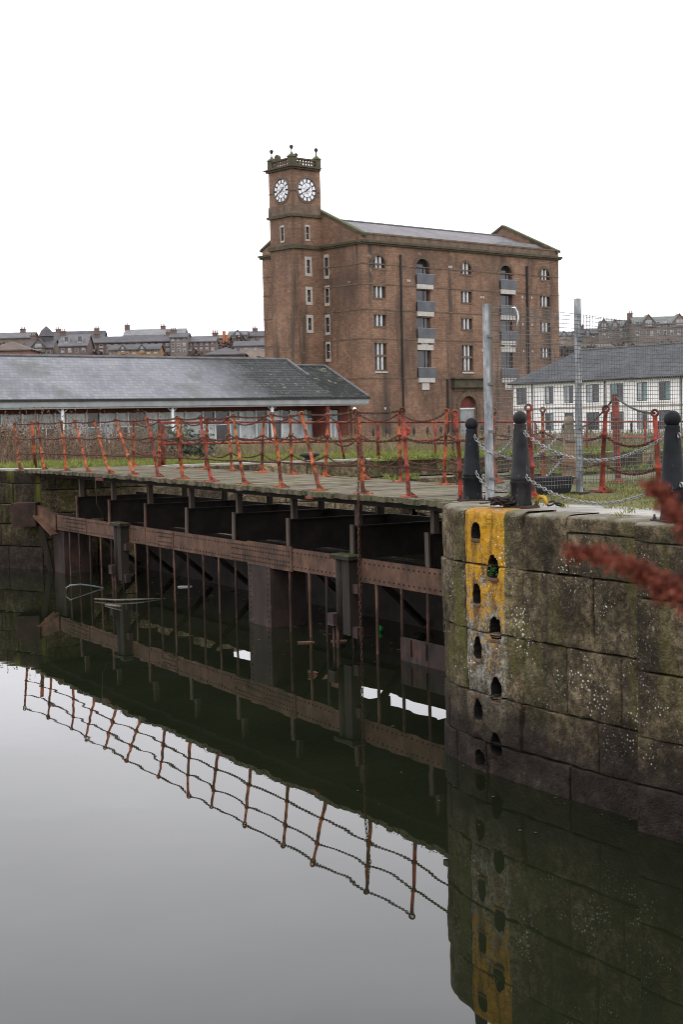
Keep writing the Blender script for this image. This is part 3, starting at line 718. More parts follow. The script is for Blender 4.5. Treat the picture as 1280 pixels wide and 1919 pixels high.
# ------------------------------------------------------------------ stanchions
def ring_mesh(m):
    mb = MB(); mb.tube([(.038 * math.cos(q * math.pi / 6), 0, .038 * math.sin(q * math.pi / 6)) for q in range(12)], .016, 6, closed=True); return mesh_of(mb, 'eye_ring', m, 60)
def foot_mesh(m):
    mb = MB(); mb.hexa([(-.16, -.09, 0), (.16, -.09, 0), (.16, .09, 0), (-.16, .09, 0), (-.15, -.08, .025), (.15, -.08, .025), (.15, .08, .025), (-.15, .08, .025)])
    return mesh_of(mb, 'base_plate', m)
def cone_mesh(m):
    mb = MB(); mb.lathe([(.05, .02), (.045, .04), (.036, .07), (.031, .09)], n=10); return mesh_of(mb, 'foot', m, 40)
def gusset_mesh(m):
    mb = MB(); mb.add([(.02, -.01, .02), (.13, -.01, .02), (.02, -.01, .09), (.02, .01, .02), (.13, .01, .02), (.02, .01, .09)], [(0, 1, 2), (5, 4, 3), (0, 3, 4, 1), (1, 4, 5, 2), (2, 5, 3, 0)]); return mesh_of(mb, 'gusset', m)
SM = {k: (ring_mesh(MT[k]), foot_mesh(MT[k]), cone_mesh(MT[k]), gusset_mesh(MT[k])) for k in ('orange', 'red')}
def stanchion(base, top, label, m='orange', group='rusty ring topped stanchions', r=.03, bend=None, plate=True, sd=0):
    base = Vector(base); top = Vector(top); d = top - base; o = empty('stanchion', base, label, 'stanchion', group)
    b1 = Vector(((h1(sd, 1) - .5) * .05, (h1(sd, 2) - .5) * .04, 0)); L = d.length
    f = lambda t: d * t + b1 * math.sin(math.pi * t)
    mb = MB(); rs = []; ps = []
    for t, k in [(0, 1.25), (.1, 1.2), (.2, 1.1), (.32, 1), (.335, 1.55), (.36, 1.55), (.375, 1), (.5, 1), (.65, .95), (.665, 1.5), (.69, 1.5), (.705, .92), (.85, .9), (.93, .9), (.955, 1.1)]:
        ps.append(f(t)); rs.append(r * k)
    mb.tube([p + base for p in ps], rs, 10); autosmooth(mb.build('shaft', MT[m], o), 50)
    rg, ft, cn, gs = SM[m]; az = math.atan2(d.y, d.x) if math.hypot(d.x, d.y) > .02 else 0
    a = math.atan2(-ga.y, -ga.x) + (h1(sd, 5) - .5) * .5
    put(rg, 'eye_ring', o, f(.985), (0, 0, a + 1.1 + (h1(sd, 6) - .5)))
    if plate:
        put(ft, 'base_plate', o, (0, 0, 0), (0, 0, a)); put(cn, 'foot', o, (0, 0, 0)); put(gs, 'gusset', o, (0, 0, 0), (0, 0, a)); put(gs, 'gusset', o, (0, 0, 0), (0, 0, a + math.pi * .5))
    o_ = lambda t: base + f(t)
    return o_
ORD = ['first', 'second', 'third', 'fourth', 'fifth', 'sixth', 'seventh', 'eighth', 'ninth', 'tenth', 'eleventh', 'twelfth', 'thirteenth', 'fourteenth', 'fifteenth']
fs = [(.43, .60), (1.81, 2.01), (3.30, 3.87), (4.73, 4.99), (6.26, 6.63), (7.77, 8.18), (9.22, 9.36), (10.57, 11.10), (12.01, 13.08), (13.52, 14.45), (15.06, 15.84), (16.75, 17.04), (18.52, 18.99), (20.15, 20.49)]
FP = []
for i, (a, b) in enumerate(fs):
    nb = .2 if i < 13 else .05
    z0 = zd(a) if i < 13 else 2.66
    FP.append(stanchion(DK(a, z0, nb), DK(b, 3.93, nb + (h1('ln', i) - .5) * .05), '%s orange stanchion from the stone quay along the front edge of walkway' % ORD[i], 'red' if i in (0, 5, 7) else 'orange', 'stanchions on the front edge of the walkway', sd=i))
bs_ = [(3.28, 3.14), (4.74, 4.76), (6.09, 6.26), (7.73, 7.54), (9.21, 9.22), (10.67, 10.49), (12.22, 12.4), (13.75, 13.6), (15.2, 15.15), (16.72, 16.66), (18.52, 18.45)]
BP = []
for i, (a, b) in enumerate(bs_):
    BP.append(stanchion(DK(a, zd(a), 2.7), DK(b, 3.92, 2.7), '%s orange stanchion from the quay end along the back edge of walkway' % ORD[i], 'orange', 'stanchions on the back edge of the walkway', sd=40 + i))
Z = 2.79
def up(p, h, lx=0, ly=0): return Vector((p[0] + lx, p[1] + ly, Z + h))
p15 = stanchion(DK(-1.42, 2.6, -.1), DK(-1.42, 3.86, -.1) + Vector((-.06, 0, 0)), 'red ring topped stanchion beside the leftmost black bollard', 'red', 'stanchions on the stone quay', sd=70, plate=False)
q31 = stanchion((2.33, 21.66, Z), up((2.33, 21.66), 1.1), 'orange ring topped stanchion behind the nearer galvanised fence post', 'orange', 'stanchions on the stone quay', sd=71)
q20 = stanchion((3.22, 22.8, Z), up((3.22, 22.8), 1.1), 'orange ring topped stanchion rising behind the black plastic trough', 'orange', 'stanchions on the stone quay', sd=72)
q93 = stanchion((2.3, 17.3, Z), up((2.3, 17.3), 1.1, -.03, 0), 'red ring topped stanchion close behind the middle black bollard', 'red', 'stanchions on the stone quay', sd=73)
q38 = stanchion((3.33, 18.32, Z), up((3.33, 18.32), 1.07, .06, 0), 'red ring topped stanchion to the left of the taller red pole', 'red', 'stanchions on the stone quay', sd=74)
q31r = stanchion((3.78, 17.0, Z), up((3.78, 17.0), 1.0, -.06, 0), 'red ring topped stanchion left of the rightmost black bollard', 'red', 'stanchions on the stone quay', sd=75)
# a pale post beyond the walkway's left end
bq = gp(66, 878, 2.64); mb = MB(); mb.tube([bq, bq + Vector((-.03, 0, .6)), bq + Vector((-.06, 0, 1.33))], .05, 10); o = mb.build('mooring_post', MT['orange'], smooth=True, origin=bq)
tag(o, 'pale flaking orange post without ring at the far left end of walkway', 'post')
for t, nm, sg in ((.985, 'top', .035), (.675, 'middle', .05), (.345, 'lowest', .02)):
    chain('chain_rail', ([p15(t)] if t < .9 else []) + [p(t) for p in FP], sg, '%s rusty chain strung along the front stanchions of the walkway' % nm, 'chain', 'chains of the walkway')
    chain('chain_rail', [p(t) for p in BP], sg + .13, '%s rusty chain sagging along the back stanchions of the walkway' % nm, 'chain', 'chains of the walkway')
for t, nm in ((.675, 'upper'), (.345, 'lower')):
    chain('chain_rail', [BP[0](t), q31(t), q20(t)], .1, '%s rusty chain from the walkway to the orange stanchions behind the mesh fence' % nm, 'chain', 'chains on the stone quay')
    chain('chain_rail', [q20(t), q38(t), q31r(t)], .14, '%s rusty chain sagging between the stanchions beside the red pole' % nm, 'chain', 'chains on the stone quay')
chain('hanging_chain', [FP[1](.985) + Vector((0, -.06, 0)), DK(1.55, 3.3, .02), DK(1.42, 2.7, -.12), DK(1.42, 1.4, -.13), DK(1.41, -.4, -.12)], 0, 'long rusty chain hanging from the second stanchion down into the water', pitch=.06, r=.008, wd=.018)
chain('hanging_chain', [BP[0](.97) + Vector((.08, -.1, 0)), BP[0](.5) + Vector((.13, -.1, 0)), DK(2.9, 2.62, 2.72)], 0, 'loose rusty chain hanging down the back stanchion nearest the quay')

# ------------------------------------------------------------------ bollards
def bollard(p, h, label, m, grp, rz=0, ringz=.25):
    o = empty('bollard', (p[0], p[1], Z), label, 'bollard', grp, rz=rz); k = h / 1.03
    loc = lambda mb, nm, mm, sm=40: (lambda ob: ob)(put(mesh_of(mb, nm, mm, sm), nm, o))
    mb = MB(); mb.box(-.16, .16, -.14, .14, .0, .025); loc(mb, 'base_plate', MT['rust'] if m == 'black' else MT[m])
    mb = MB(); mb.lathe([(.118, .02), (.118, .05), (.112, .06), (.11, ringz), (.119, ringz + .012), (.119, ringz + .03), (.108, ringz + .036), (.108, ringz + .05), (.117, ringz + .056), (.117, ringz + .075), (.105, ringz + .09), (.072, .82 * k), (.066, .86 * k), (.07, .875 * k), (.066, .89 * k), (.04, .9 * k)], n=28); loc(mb, 'shaft', MT[m])
    mb = MB(); r = .076; zc = h - r
    mb.lathe([(max(.004, r * math.sin(math.pi * q / 14)), zc - r * math.cos(math.pi * q / 14)) for q in range(15)], n=24); loc(mb, 'ball', MT[m], 80)
    for hz in (.8 * k, .34):
        for sx in (-1, 1):
            mb = MB(); x0 = (.085 if hz > .5 else .11) * sx
            mb.tube([(x0 + .02 * sx + .022 * math.cos(q * math.pi / 5), 0, hz + .022 * math.sin(q * math.pi / 5)) for q in range(10)], .007, 6, closed=True); put(mesh_of(mb, 'chain_eye', MT['chain'], 60), 'chain_eye', o)
    for sx, sy in ((-.13, -.11), (.13, -.11), (-.13, .11), (.13, .11)):
        mb = MB(); mb.lathe([(.018, .025), (.018, .04), (.01, .05), (.01, .07)], c=(sx, sy, 0), n=6); put(mesh_of(mb, 'bolt', MT['iron']), 'bolt', o)
    c, s = math.cos(rz), math.sin(rz)
    return lambda side, hi: Vector((p[0] + c * side * (.13 if hi else .15), p[1] + s * side * (.13 if hi else .15), Z + (.8 * k if hi else .34) - .02))
BG = 'black ball topped bollards on the quay'
rz = math.atan2(-.8, .6)
B1 = bollard((1.55, 16.93), .98, 'leftmost black ball topped bollard beside the end of the walkway', 'black', BG, math.atan2(-1.44, .39))
B2 = bollard((1.94, 15.49), 1.04, 'middle black ball topped bollard above the yellow ladder strip', 'black', BG, math.atan2(-1.6, .6))
B3 = bollard((2.97, 12.86), 1.0, 'rightmost black ball topped bollard partly hidden by the red plant', 'black', BG, math.atan2(-2.6, 1.0))
MT['rustystone'] = mat('rust_stained_cast_bollard', [(.3, (.09, .075, .05)), (.55, (.2, .16, .11)), (.75, (.28, .24, .18))], 6, bd=.004, blotch=[((.2, .09, .03), 3, .52, .66, (1, 1, .5))])
B4 = bollard((3.33, 20.92), .98, 'brown rust stained ball topped bollard behind the mesh fence', 'rustystone', 'old bollards', .3)
CG = 'galvanised chains between the bollards'
for hi, nm, sg in ((1, 'upper', .2), (0, 'lower', .17)):
    chain('bollard_chain', [B1(1, hi), B2(-1, hi)], sg, '%s galvanised chain between the leftmost and the middle black bollard' % nm, 'chain', CG, 'chain', pitch=.058, r=.0052, wd=.0165, n=24)
    chain('bollard_chain', [B2(1, hi), B3(-1, hi)], sg + .04, '%s galvanised chain between the middle and the rightmost black bollard' % nm, 'chain', CG, 'chain', pitch=.058, r=.0052, wd=.0165, n=30)
    chain('bollard_chain', [B1(-1, hi) + Vector((.1, .15, 0)), B4(-1, hi)], sg + .12, '%s galvanised chain from the leftmost black bollard back to the brown bollard' % nm, 'chain', CG, 'chain', pitch=.058, r=.0052, wd=.0165, n=30)
# rusty chain heap and yellow strap at the middle bollard's foot
mb = MB(); c0 = Vector((1.94, 15.49, Z + .03)); ps = []
for k in range(34): ps.append(c0 + Vector((-.2 + .09 * math.cos(k * 1.7) + rng.uniform(-.04, .04), -.02 + .08 * math.sin(k * 1.3), .02 + .05 * abs(math.sin(k * .9)))))
links(mb, ps, .07, .012, .026)
tag(mb.build('chain_heap', MT['rust_dark'], smooth=True, fix=False, origin=c0), 'small heap of dark rusty chain at the foot of the middle bollard', 'chain')
MT['yellow'] = mat('dull_yellow_paint', [(.3, (.3, .17, .02)), (.7, (.5, .3, .03))], 12, bd=.003)
mb = MB(); mb.tube([c0 + Vector((.16, -.02, .0)), c0 + Vector((.19, -.03, .09)), c0 + Vector((.24, -.06, .08)), c0 + Vector((.27, -.08, 0))], .022, 8)
tag(mb.build('mooring_hook', MT['yellow'], smooth=True, origin=c0), 'yellow painted iron hook at the foot of the middle bollard', 'hook')
mb = MB(); links(mb, [c0 + Vector((.27, -.06, 0)), c0 + Vector((.33, -.1, .02)), c0 + Vector((.4, -.1, 0)), c0 + Vector((.42, -.06, .01))], .07, .013, .026)
tag(mb.build('shackle_chain', MT['iron'], smooth=True, fix=False, origin=c0), 'short dark chain lying to the right of the middle bollard', 'chain')

# ------------------------------------------------------------------ mesh fence
fd = Vector((.704, .71)); FE = frame(1.74, 16.78, fd, (-.71, .704)); FZ = Z
fence = empty('mesh_fence', (1.74, 16.78, Z), 'temporary wire mesh fence on two galvanised posts', 'fence')
for s0, h in ((0, 2.29), (1.79, 2.43), (6.2, 2.4)):
    mb = MB(); pw = .04 if s0 == 0 else .03; mb.fbox(FE, s0 - pw, s0 + pw, Z, Z + h, -.03, -.022); mb.fbox(FE, s0 - pw, s0 - pw + .007, Z, Z + h, -.022, .03); mb.fbox(FE, s0 + pw - .007, s0 + pw, Z, Z + h, -.022, .03); mb.fbox(FE, s0 - pw, s0 - pw + .02, Z, Z + h, .03, .037); mb.fbox(FE, s0 + pw - .02, s0 + pw, Z, Z + h, .03, .037)
    pst = mb.build('post', MT['galv'], fence)
    for zz_ in (.25, .8, 1.35, 1.9):
        mb = MB(); mb.fbox(FE, s0 - pw - .012, s0 + pw + .012, Z + zz_, Z + zz_ + .03, -.045, -.03); mb.build('clip', MT['wire'], pst)
    mb = MB(); mb.fbox(FE, s0 - .1, s0 + .1, Z, Z + .02, -.09, .1); mb.build('foot_plate', MT['rust_dark'], pst)
mb = MB(); wz = lambda s, z: FE(s + .012 * mnoise.noise(Vector((s, z, 2))), z + .03 * mnoise.noise(Vector((s * .7, z, 6))) + .02 * math.sin(s * 1.3), -.04 + .05 * mnoise.noise(Vector((s * .6, z * .6, 5))))
s = .05
while s < 6.15:
    zt = 5.06 - .025 * s + .02 * h1('wt', round(s, 2)); mb.tube([wz(s, 2.86 + (zt - 2.86) * k / 8) for k in range(9)], .0037, 3, cap=False); s += .058
z = 2.9
while z < 5.05:
    mb.tube([wz(.04 + 6.1 * k / 40, min(z, 5.05 - .025 * (.04 + 6.1 * k / 40))) for k in range(41)], .0037, 3, cap=False); z += .052
tag(mb.build('wire_mesh', MT['wire'], fence, fix=False), kind='stuff')
mb = MB(); MT['white'] = mat('white_plastic', [(.3, (.62, .62, .6)), (.7, (.75, .75, .73))], 5, bd=0, rough=.5)
mb.tube([dp(960, 577, 17.0), dp(965, 577, 17.05), dp(970, 585, 17.1), dp(972, 596, 17.1), dp(969, 611, 17.1)], [.006, .012, .012, .01, .006], 8)
tag(mb.build('plastic_strip', MT['white'], smooth=True, origin=dp(965, 577, 17.05)), 'curved white plastic strip caught high in the mesh fence', 'litter')

# ------------------------------------------------------------------ trough, red pole and cables
tr = empty('plastic_trough', (2.68, 18.15, Z), 'black plastic trough on the grass behind the bollard chains', 'trough', rz=-.1)
mb = MB(); A, Bq = [], []
def ringp(w, d, z): return [(-w, -d, z), (w, -d, z), (w, d, z), (-w, d, z)]
rr_ = [ringp(.2, .13, 0), ringp(.25, .17, .19), ringp(.27, .19, .19), ringp(.27, .19, .215), ringp(.245, .165, .215), ringp(.195, .125, .03)]
for r_ in rr_: mb.v += r_
for i in range(5):
    for k in range(4): l = (k + 1) % 4; mb.f.append((i * 4 + k, i * 4 + l, i * 4 + 4 + l, i * 4 + 4 + k))
mb.f += [(3, 2, 1, 0), (20, 21, 22, 23)]
put(mesh_of(mb, 'tub', MT['black_plain']), 'tub', tr)
mb = MB(); mb.box(-.19, .19, -.12, .12, .1, .13); put(mesh_of(mb, 'soil', MT['core']), 'soil', tr)
rp = empty('red_pole', (3.97, 20.57, Z), 'flaking red pole holding up two dark cables behind the mesh fence', 'pole')
mb = MB(); mb.tube([(3.97, 20.57, Z), (3.95, 20.57, Z + .7), (3.94, 20.57, Z + 1.27)], .047, 14); autosmooth(mb.build('pole', MT['red'], rp))
mb = MB(); mb.lathe([(.1, 0), (.1, .03), (.06, .06)], c=(3.97, 20.57, Z), n=12); mb.build('foot', MT['red'], rp)
topc = Vector((3.94, 20.57, Z + 1.24))
mb = MB(); mb.tube(sagging([topc, Vector((7.3, 45.4, 3.55))], .25, 14), .016, 6); tag(mb.build('cable', MT['iron'], smooth=True, origin=topc), 'dark cable running down to the left from the red pole', 'cable')
mb = MB(); mb.tube(sagging([topc, q31r(.985)], .06, 10), .013, 6); tag(mb.build('cable', MT['iron'], smooth=True, origin=topc), 'dark cable running down to the right from the red pole', 'cable')

# ------------------------------------------------------------------ small things on and under the walkway
mb = MB(); mb.cham(lambda u, z, o: DK(u, z, -.04 - o), 3.05, 3.32, 2.48, 2.53, 0, .03, .01); tag(mb.build('orange_tag', MT['orange']), 'small orange strip fixed under the walkway edge near the stone quay', 'strip')
mb = MB(); mb.cham(lambda u, z, o: DK(u, z, -.04 - o), 13.3, 13.75, 2.53, 2.6, 0, .03, .01); tag(mb.build('orange_tag', MT['red']), 'small red rag under the walkway edge near the left end', 'rag')
mb = MB(); mb.tube([DK(13.9, 2.6, -.03), DK(13.85, 2.0, -.03), DK(13.85, 1.55, .2)], .012, 6); tag(mb.build('rope', MT['timber'], smooth=True), 'thin cord hanging from the walkway to the left fender pile', 'rope')

# ------------------------------------------------------------------ flotsam
def G0(x, y, z=.0): return gp(x, y, z)
mb = MB(); MT['pipe'] = mat('grey_blue_pipe', [(.3, (.09, .12, .13)), (.7, (.22, .24, .23))], 3, bd=.002, rough=.4)
mb.tube([G0(126, 1108, .02), G0(124, 1102, .1), G0(129, 1098, .16), G0(150, 1096, .13), G0(175, 1099, .06), G0(193, 1103, .0)], .022, 10)
tag(mb.build('bent_pipe', MT['pipe'], smooth=True), 'bent grey blue pipe floating between the bars near the left end', 'pipe')
mb = MB(); MT['drift'] = mat('bleached_driftwood', [(.3, (.07, .06, .05)), (.7, (.18, .16, .135))], 5, bd=.004)
mb.tube([G0(177, 1123, .03), G0(215, 1125, .04), G0(260, 1124, .03), G0(310, 1122, .0)], [.016, .022, .02, .012], 8)
tag(mb.build('floating_branch', MT['drift'], smooth=True), 'long pale branch floating below the left fender pile', 'branch')
mb = MB(); mb.tube([G0(197, 1134, .01), G0(225, 1137, .03)], [.02, .03], 6); tag(mb.build('floating_stick', MT['drift'], smooth=True), 'short pale stick floating below the long branch', 'stick')
MT['green'] = mat('green_plastic', [(.3, (.02, .3, .06)), (.7, (.03, .4, .09))], 5, bd=0, rough=.4)
c = G0(712, 1184); c.z = .05; mb = MB(); r = .062; mb.lathe([(max(.003, r * math.sin(math.pi * q / 10)), -r * math.cos(math.pi * q / 10)) for q in range(11)], c=c, n=16)
tag(mb.build('float_ball', MT['green'], smooth=True, origin=c), 'bright green plastic ball floating behind the bars', 'ball')
for x, y, w_, nm, lab, m in [(345, 1099, .16, 'litter', 'scrap of white litter floating behind the bars near the middle', 'white'), (572, 1203, .13, 'litter', 'small brownish scrap floating in front of the right fender pile', 'rust_pink'), (640, 1201, .16, 'litter', 'flat brown board floating beside the right fender pile', 'rust_pink')]:
    c = G0(x, y, .02); mb = MB(); rr = random.Random(x); k = 7
    ring = [(c.x + w_ * rr.uniform(.6, 1.3) * math.cos(q * 6.283 / k), c.y + w_ * .5 * rr.uniform(.6, 1.3) * math.sin(q * 6.283 / k)) for q in range(k)]
    mb.v = [(a, b, .0) for a, b in ring] + [(a, b, .015 + rr.uniform(0, .02)) for a, b in ring]; mb.f = [tuple(range(k))[::-1], tuple(range(k, 2 * k))] + [(q, (q + 1) % k, k + (q + 1) % k, k + q) for q in range(k)]
    tag(mb.build(nm, MT[m], origin=c), lab, 'litter')
mb = MB(); rr = random.Random(3)
for k in range(60):
    s = rr.uniform(.5, 17); p = DK(s, .006, rr.uniform(.6, 2.4)); d = Vector((rr.uniform(-1, 1), rr.uniform(-1, 1), 0)).normalized() * rr.uniform(.02, .2); x = Vector((-d.y, d.x, 0)).normalized() * rr.uniform(.004, .012)
    mb.hexa([p - x, p + d - x, p + d + x, p + x, p - x + Vector((0, 0, .015)), p + d - x + Vector((0, 0, .015)), p + d + x + Vector((0, 0, .015)), p + x + Vector((0, 0, .015))])
tag(mb.build('flotsam', MT['timber'], fix=False), 'scatter of twigs and scum floating inside the gate', kind='stuff')

mb = MB(); rr = random.Random(21)
for k in range(60):                            # leaves and scum drifting along the wall and the gate
    if k < 22: p, o = NQ(rr.uniform(.3, 3.6)); p = p + o * (.05 + rr.random() ** 2 * 1.6)
    else: q = DK(rr.uniform(-.5, 18), 0, .2 - rr.random() ** 2 * 3); p = q.xy
    a = rr.uniform(0, 6.28); r_ = rr.uniform(.006, .02); n_ = 5; b = len(mb.v)
    for j in range(n_): mb.v.append((p.x + r_ * math.cos(a + j * 1.257) * rr.uniform(.6, 1.4), p.y + r_ * math.sin(a + j * 1.257) * rr.uniform(.6, 1.4), .004 + rr.uniform(0, .006)))
    mb.f.append(tuple(range(b, b + n_)))
tag(mb.build('surface_scum', MT['timber'], fix=False), 'specks of leaf litter drifting on the dark water', kind='stuff')
# ------------------------------------------------------------------ red tube rail, mooring bollard, posts on the far quay
LF = frame(-7.5, 38.75, (.921, .39), (-.39, .921))
rail = empty('tube_rail', LF(3.1, 2.6, 1), 'red two bar tube rail along the far side of the lock', 'railing')
zr = lambda t: 3.86 - (t - 3) * .019
for dz, nm in ((0, 'rail'), (-.6 + 0, 'rail')):
    mb = MB(); mb.tube([LF(t, zr(t) + dz * (1 - (t - 3) * .009), 1) for t in (3.1, 8, 13, 18, 24, 30)], .032, 8); mb.build('rail', MT['red'], rail, smooth=True)
for t, wdt in ((3.1, .07), (8.6, .035), (9.82, .05), (10.55, .03), (11.75, .035), (15.3, .035), (17.2, .035), (19.44, .035), (22, .035)):
    mb = MB(); l = .12 if t == 8.6 else 0; mb.tube([LF(t + l, 2.55, 1), LF(t - l, zr(t), 1)], wdt, 8); mb.build('post', MT['red'], rail, smooth=True)
c = LF(7.4, 2.6, .55); mb = MB(); mb.lathe([(.2, 0), (.16, .05), (.14, .14), (.28, .2), (.3, .24), (.26, .28), (.05, .3)], c=c, n=20)
tag(autosmooth(mb.build('mooring_bollard', MT['iron'], origin=c)), 'low dark mushroom shaped mooring bollard on the far lock edge', 'bollard')
ORD24 = ORD + ['sixteenth', 'seventeenth', 'eighteenth', 'nineteenth', 'twentieth', 'twenty first', 'twenty second', 'twenty third', 'twenty fourth']; mb = MB(); mb.lathe([(.06, 0), (.06, .62), (.075, .66), (.075, .72), (.05, .8), (.02, .86)], n=8); ip = mesh_of(mb, 'iron_post', MT['iron'], 40)
for k in range(24):
    x = 700 + k * 25.5; p = dp(x, 830, 74 + k * .35); nth = 'leftmost' if k == 0 else 'rightmost' if k == 23 else ORD24[k] + ' from the left'
    o = put(ip, 'iron_post', None, (p.x, p.y, 2.35)); o.scale = (1, 1, 1.25)
    tag(o, 'black iron post, %s in the row before the warehouse' % nth, 'post', 'row of black iron posts')
c = dp(761, 808, 58); rs_ = empty('round_sign', (c.x, c.y, 2.3), 'small round red disc on a post in front of the warehouse', 'sign')
mb = MB(); mb.tube([(c.x, c.y, 2.2), (c.x, c.y, c.z)], .03, 8); mb.build('post', MT['galv'], rs_)
mb = MB(); mb.lathe([(.19, -.02), (.2, 0), (.19, .02)], c=(c.x, c.y - .05, c.z), n=20, fx=Vector((1, 0, 0)), fy=Vector((0, 0, 1)), fz=Vector((0, -1, 0))); mb.build('disc', MT['red'], rs_)
c = dp(664.5, 767, 88); lp = empty('globe_lamp', (c.x, c.y, 1.8), 'small white globe lamp on a thin post by the low building', 'lamp')
mb = MB(); r = .11; mb.lathe([(max(.003, r * math.sin(math.pi * q / 10)), -r * math.cos(math.pi * q / 10)) for q in range(11)], c=c, n=14); mb.build('globe', MT['white'], lp, smooth=True)
mb = MB(); mb.tube([(c.x, c.y, 1.7), (c.x, c.y, c.z - .15)], .05, 8); mb.build('post', MT['iron'], lp)
# ------------------------------------------------------------------ building materials
LD = (.756, .654); GD = (-.654, .756); LO = (-.756, -.654); GO = (.654, -.756)
def along(t, v):
    n = t.n('ShaderNodeVectorMath', operation='DOT_PRODUCT'); t.l(t.pos, n.inputs[0]); n.inputs[1].default_value = (v[0], v[1], 0); return n.outputs['Value']
def coursed(name, cols, bw, bh, mortar, ms=.012, uv=(.102, 1.41), bd=.03, blotch=(), lich=None, squash=1.0, zscale=1.0, moss=None, rough=.9, spec=.3):
    t = T(name)
    sp = t.n('ShaderNodeSeparateXYZ'); t.l(t.pos, sp.inputs[0])
    cb = t.n('ShaderNodeCombineXYZ'); t.l(along(t, uv), cb.inputs[0]); t.l(t.math('MULTIPLY', sp.outputs[2], zscale), cb.inputs[1])
    br = t.n('ShaderNodeTexBrick'); t.l(cb.outputs[0], br.inputs[0])
    br.inputs['Scale'].default_value = 1; br.inputs['Brick Width'].default_value = bw; br.inputs['Row Height'].default_value = bh; br.inputs['Mortar Size'].default_value = ms; br.inputs['Mortar Smooth'].default_value = .3; br.inputs['Bias'].default_value = 0
    br.inputs[1].default_value = (0, 0, 0, 1); br.inputs[2].default_value = (1, 1, 1, 1); br.inputs[3].default_value = (.5, .5, .5, 1)
    tone = t.math('ADD', t.math('MULTIPLY', br.outputs[0], .22), t.math('MULTIPLY', t.noise(.35, 8), .78))
    col = t.ramp(tone, cols)
    col = t.mix(t.mapr(t.noise(4, 6), .45, .75, 0, .35), col, cols[0][1])
    for c, s, lo, hi, st in blotch: col = t.mix(t.mapr(t.noise(s, 7, st), lo, hi), col, c)
    if lich:                                     # dark lichen growing over one end
        a, b, c = lich; q = t.math('ADD', along(t, uv), t.math('MULTIPLY', t.math('SUBTRACT', t.noise(.35, 7), .5), 9))
        col = t.mix(t.mapr(q, a, b), col, t.ramp(t.noise(3.2, 7), [(.4, c), (.6, tuple(k * 1.7 for k in c)), (.72, (.19, .19, .14))]))
    col = t.mix(t.math('MULTIPLY', br.outputs[1], .7), col, mortar)
    if moss:
        sn = t.n('ShaderNodeSeparateXYZ'); t.l(t.nrm, sn.inputs[0]); col = t.mix(t.math('MULTIPLY', t.mapr(sn.outputs[2], .4, .8), t.mapr(t.noise(1.2, 6), .3, .5)), col, moss)
    h = t.math('SUBTRACT', t.noise(7, 5), t.math('MULTIPLY', br.outputs[1], .8))
    return t.end(col, rough, t.bump(h, bd), spec=spec)
SAND = [(.25, (.105, .061, .042)), (.42, (.168, .097, .064)), (.56, (.215, .126, .083)), (.72, (.27, .166, .112))]
MT['sand'] = coursed('brown_rubble_sandstone', SAND, .46, .2, (.085, .062, .048), blotch=[((.075, .048, .036), .16, .5, .68, (1, 1, .5)), ((.17, .13, .1), 1.5, .64, .72, (1, 1, 1)), ((.05, .038, .03), .45, .52, .68, (1.4, 1.4, .12)), ((.24, .17, .125), .9, .62, .72, (1, 1, 1.4))], moss=(.05, .06, .02))
MT['dress'] = mat('dressed_brown_sandstone', [(.3, (.07, .048, .034)), (.55, (.125, .085, .06)), (.75, (.17, .125, .09))], 1.6, bd=.02, moss=((.045, .06, .018), .25, .42), blotch=[((.05, .045, .025), .8, .55, .7, (1, 1, .4))])
MT['trim'] = mat('dark_mossy_cornice_stone', [(.3, (.035, .03, .02)), (.55, (.065, .056, .034)), (.75, (.1, .085, .055))], 1.2, bd=.02, moss=((.05, .07, .018), .2, .4))
MT['palestone'] = mat('pale_window_stone', [(.3, (.3, .28, .26)), (.7, (.44, .42, .39))], 3, bd=.01)
MT['mull'] = mat('whitish_mullion', [(.3, (.42, .41, .4)), (.7, (.58, .57, .56))], 3, bd=.005)
MT['clockwhite'] = mat('white_opal_dial', [(.3, (.6, .6, .63)), (.7, (.72, .72, .75))], 2, bd=0, rough=.3)
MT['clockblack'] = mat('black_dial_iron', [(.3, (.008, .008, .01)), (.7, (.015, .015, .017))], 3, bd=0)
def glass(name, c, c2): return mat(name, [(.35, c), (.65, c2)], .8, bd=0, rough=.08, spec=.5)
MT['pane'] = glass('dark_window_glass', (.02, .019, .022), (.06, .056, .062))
MT['pane_grey'] = glass('grey_window_glass', (.2, .22, .235), (.44, .455, .465))
MT['pane_teal'] = glass('greenish_window_glass', (.06, .13, .13), (.16, .26, .25))
MT['balglass'] = mat('frosted_balcony_glass', [(.3, (.035, .038, .045)), (.7, (.075, .08, .09))], .7, bd=0, rough=.25, spec=.4)
def slate(name, cols, uv, moss=None, mlo=.5, mhi=.65, ms=.6, bw=.3, bh=.17, lich=None, spec=.3, rough=.65):
    return coursed(name, cols, bw, bh, tuple(q * .8 for q in cols[0][1]), .012, uv, .012, lich=lich, blotch=[(moss, ms, mlo, mhi, (1, 1, 1))] if moss else (), rough=rough, spec=spec)
MT['slate_w'] = slate('grey_warehouse_slate', [(.3, (.09, .085, .09)), (.6, (.16, .15, .155)), (.8, (.22, .21, .21))], LD)
MT['slate_low'] = slate('pale_grey_slate', [(.25, (.125, .13, .143)), (.45, (.165, .17, .183)), (.6, (.2, .205, .215)), (.78, (.24, .245, .25))], LD, (.1, .1, .085), .56, .72, .25, lich=(-9.64 * .756 + 90 * .654 + 2.0, -9.64 * .756 + 90 * .654 + 7.5, (.02, .022, .02)), spec=.12, rough=.8)
MT['slate_low_dark'] = slate('dark_lichened_slate', [(.3, (.02, .022, .021)), (.55, (.036, .038, .036)), (.8, (.065, .065, .058))], LD, (.17, .17, .12), .58, .7, 2.2, spec=.05, rough=.95)
